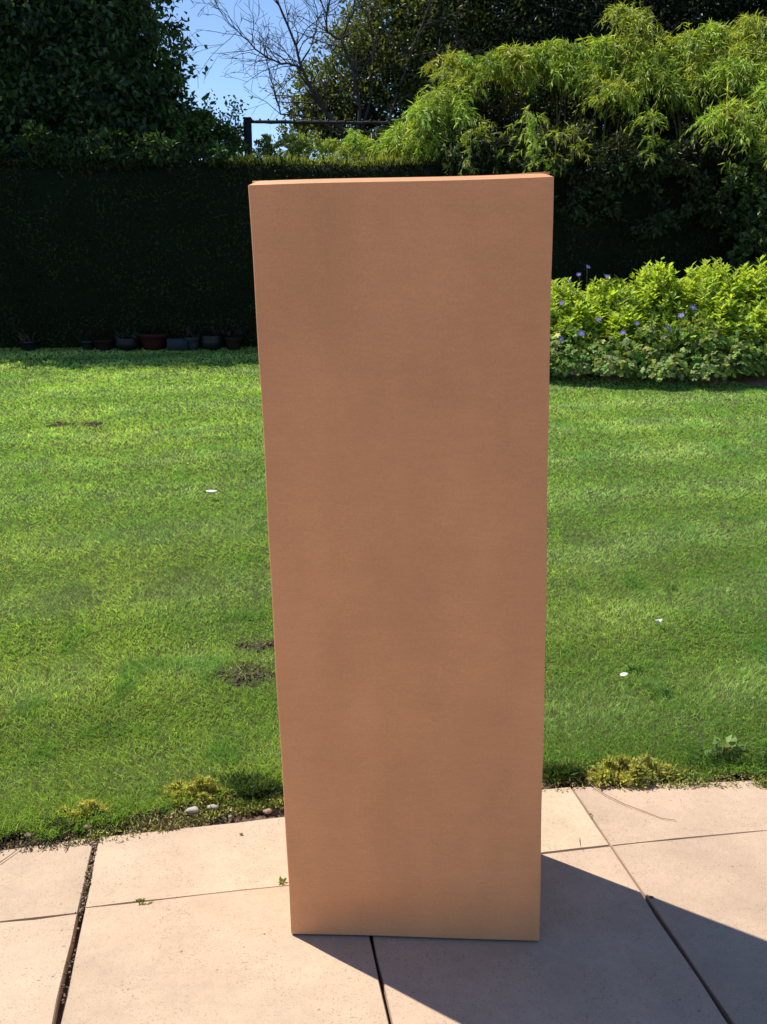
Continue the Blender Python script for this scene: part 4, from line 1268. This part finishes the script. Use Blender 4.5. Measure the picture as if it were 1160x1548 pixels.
tuft_plant('grass_tuft', 1125, 1156, .10, .03, .015, 800, (.02, .05), (.0014, .0026), (0.05, 0.095, 0.03), 'coarse grass tuft at the lawn edge near the right side', 'grass tuft', .5, M_grass)
tuft_plant('grass_tuft', 840, 1172, .06, .025, .015, 600, (.02, .05), (.0014, .0026), (0.075, 0.12, 0.03), 'grass tuft at the lawn edge touching the box on the right', 'grass tuft', .5, M_grass)

for (px, py, r, lab) in [(955, 884, .026, 'small dark grass clump farthest out on the right lawn'), (1012, 893, .020, 'small dark grass clump above the curled petal'),
        (960, 1014, .020, 'small dark grass clump just above the oval petal'), (1000, 1048, .022, 'small dark grass clump right of the oval petal'), (40, 945, .040, 'dark leafy clump in the lawn at the left edge')]:
    tuft_plant('grass_tuft', px, py, r, r * .8, .022, 150, (.014, .030), (.002, .0035), (0.13, 0.25, 0.075), lab, 'grass tuft', .5, M_grass)

# mixed mossy cover, dead thatch and crumbs along the soil strip
mb = MB()
n = 75000
x = rng.uniform(-1.7, 1.9, n); y = lawn_start(x) - rng.random(n) ** 1.2 * 0.125 + 0.02
dens = vnoise(x, y, 16, 61)
k = rng.random(n) < np.clip((dens - 0.25) * 2, 0.1, 1)
x, y = x[k], y[k]; n = len(x)
P = np.stack([x, y, zl(y) - 0.008 + rng.random(n) * 0.008], 1)
D = rdir(n) + np.array([0, -.1, .45])
cA = cols(n, (0.24, 0.27, 0.06), .35); cB = cols(n, (0.36, 0.26, 0.15), .35); cC = cols(n, (0.12, 0.095, 0.065), .35)
s1 = vnoise(x, y, 9, 62)[:, None] + rng.normal(size=(n, 1)) * .15
c = np.where(s1 > .44, cA, np.where(s1 > .30, cB, cC))
leaves(mb, P, D, rdir(n) + np.array([0, 0, .7]), rng.uniform(.004, .016, n), rng.uniform(.002, .0055, n), c)
for _ in range(350):
    xx = rng.uniform(-1.6, 1.8); yy_ = float(lawn_start(xx)) - rng.random() * 0.11
    ico(mb, (xx, yy_, float(zl(yy_)) - 0.012 + rng.random() * .008), rng.uniform(.003, .008), cols(1, (0.20, 0.15, 0.11), .45)[0], .2, 1, (1, 1, .7))
tag(mb.build('edge_moss', M_vcol), 'mossy thatch and soil crumbs between lawn and paving', 'moss', kind='stuff')

# dry stalk lying on the right slab, blades fallen over the left slab edge, small crumbs
def strand(pts, r, m, name, label, cat):
    w3 = []
    for x, y in pts:
        p = pl(x, y); w3.append((p[0], p[1], max(0.002, float(zl(p[1]))) + r + (0.001)))
    mb = MB(); tube(mb, w3, np.linspace(r, r * .6, len(w3)), 5)
    o = link(name, mb.mesh(name, True, w3[0]), m, None, w3[0]); return tag(o, label, cat)
strand([(893, 1186), (915, 1202), (945, 1217), (975, 1228), (1000, 1238), (1022, 1241)], .0011, M_stalk, 'dry_stalk', 'thin dry stalk lying across the slab right of the box', 'stalk')
strand([(0, 1306), (14, 1296), (30, 1284)], .0012, M_stalk, 'dry_stalk', 'short dark stalk on the slab at the far left edge', 'stalk')
strand([(98, 1288), (104, 1278), (112, 1268)], .0012, M_stalk, 'dry_stalk', 'short dark stalk left of the wide paving joint', 'stalk')
strand([(876, 1268), (877, 1278), (882, 1288)], .0007, M_stalk, 'dry_stalk', 'tiny stalk on the pale slab by the cross joint', 'stalk')
pebble('soil_crumb', 365, 1261, .0035, M_stalk, 'small brown crumb on the slab left of the box', 'crumb')
pebble('soil_crumb', 985, 1357, .004, M_soil, 'dark crumb at the shadow edge on the right paving joint', 'crumb')
pebble('soil_crumb', 893, 1231, .003, M_stalk, 'small crumb on the joint beside the pale slab', 'crumb')
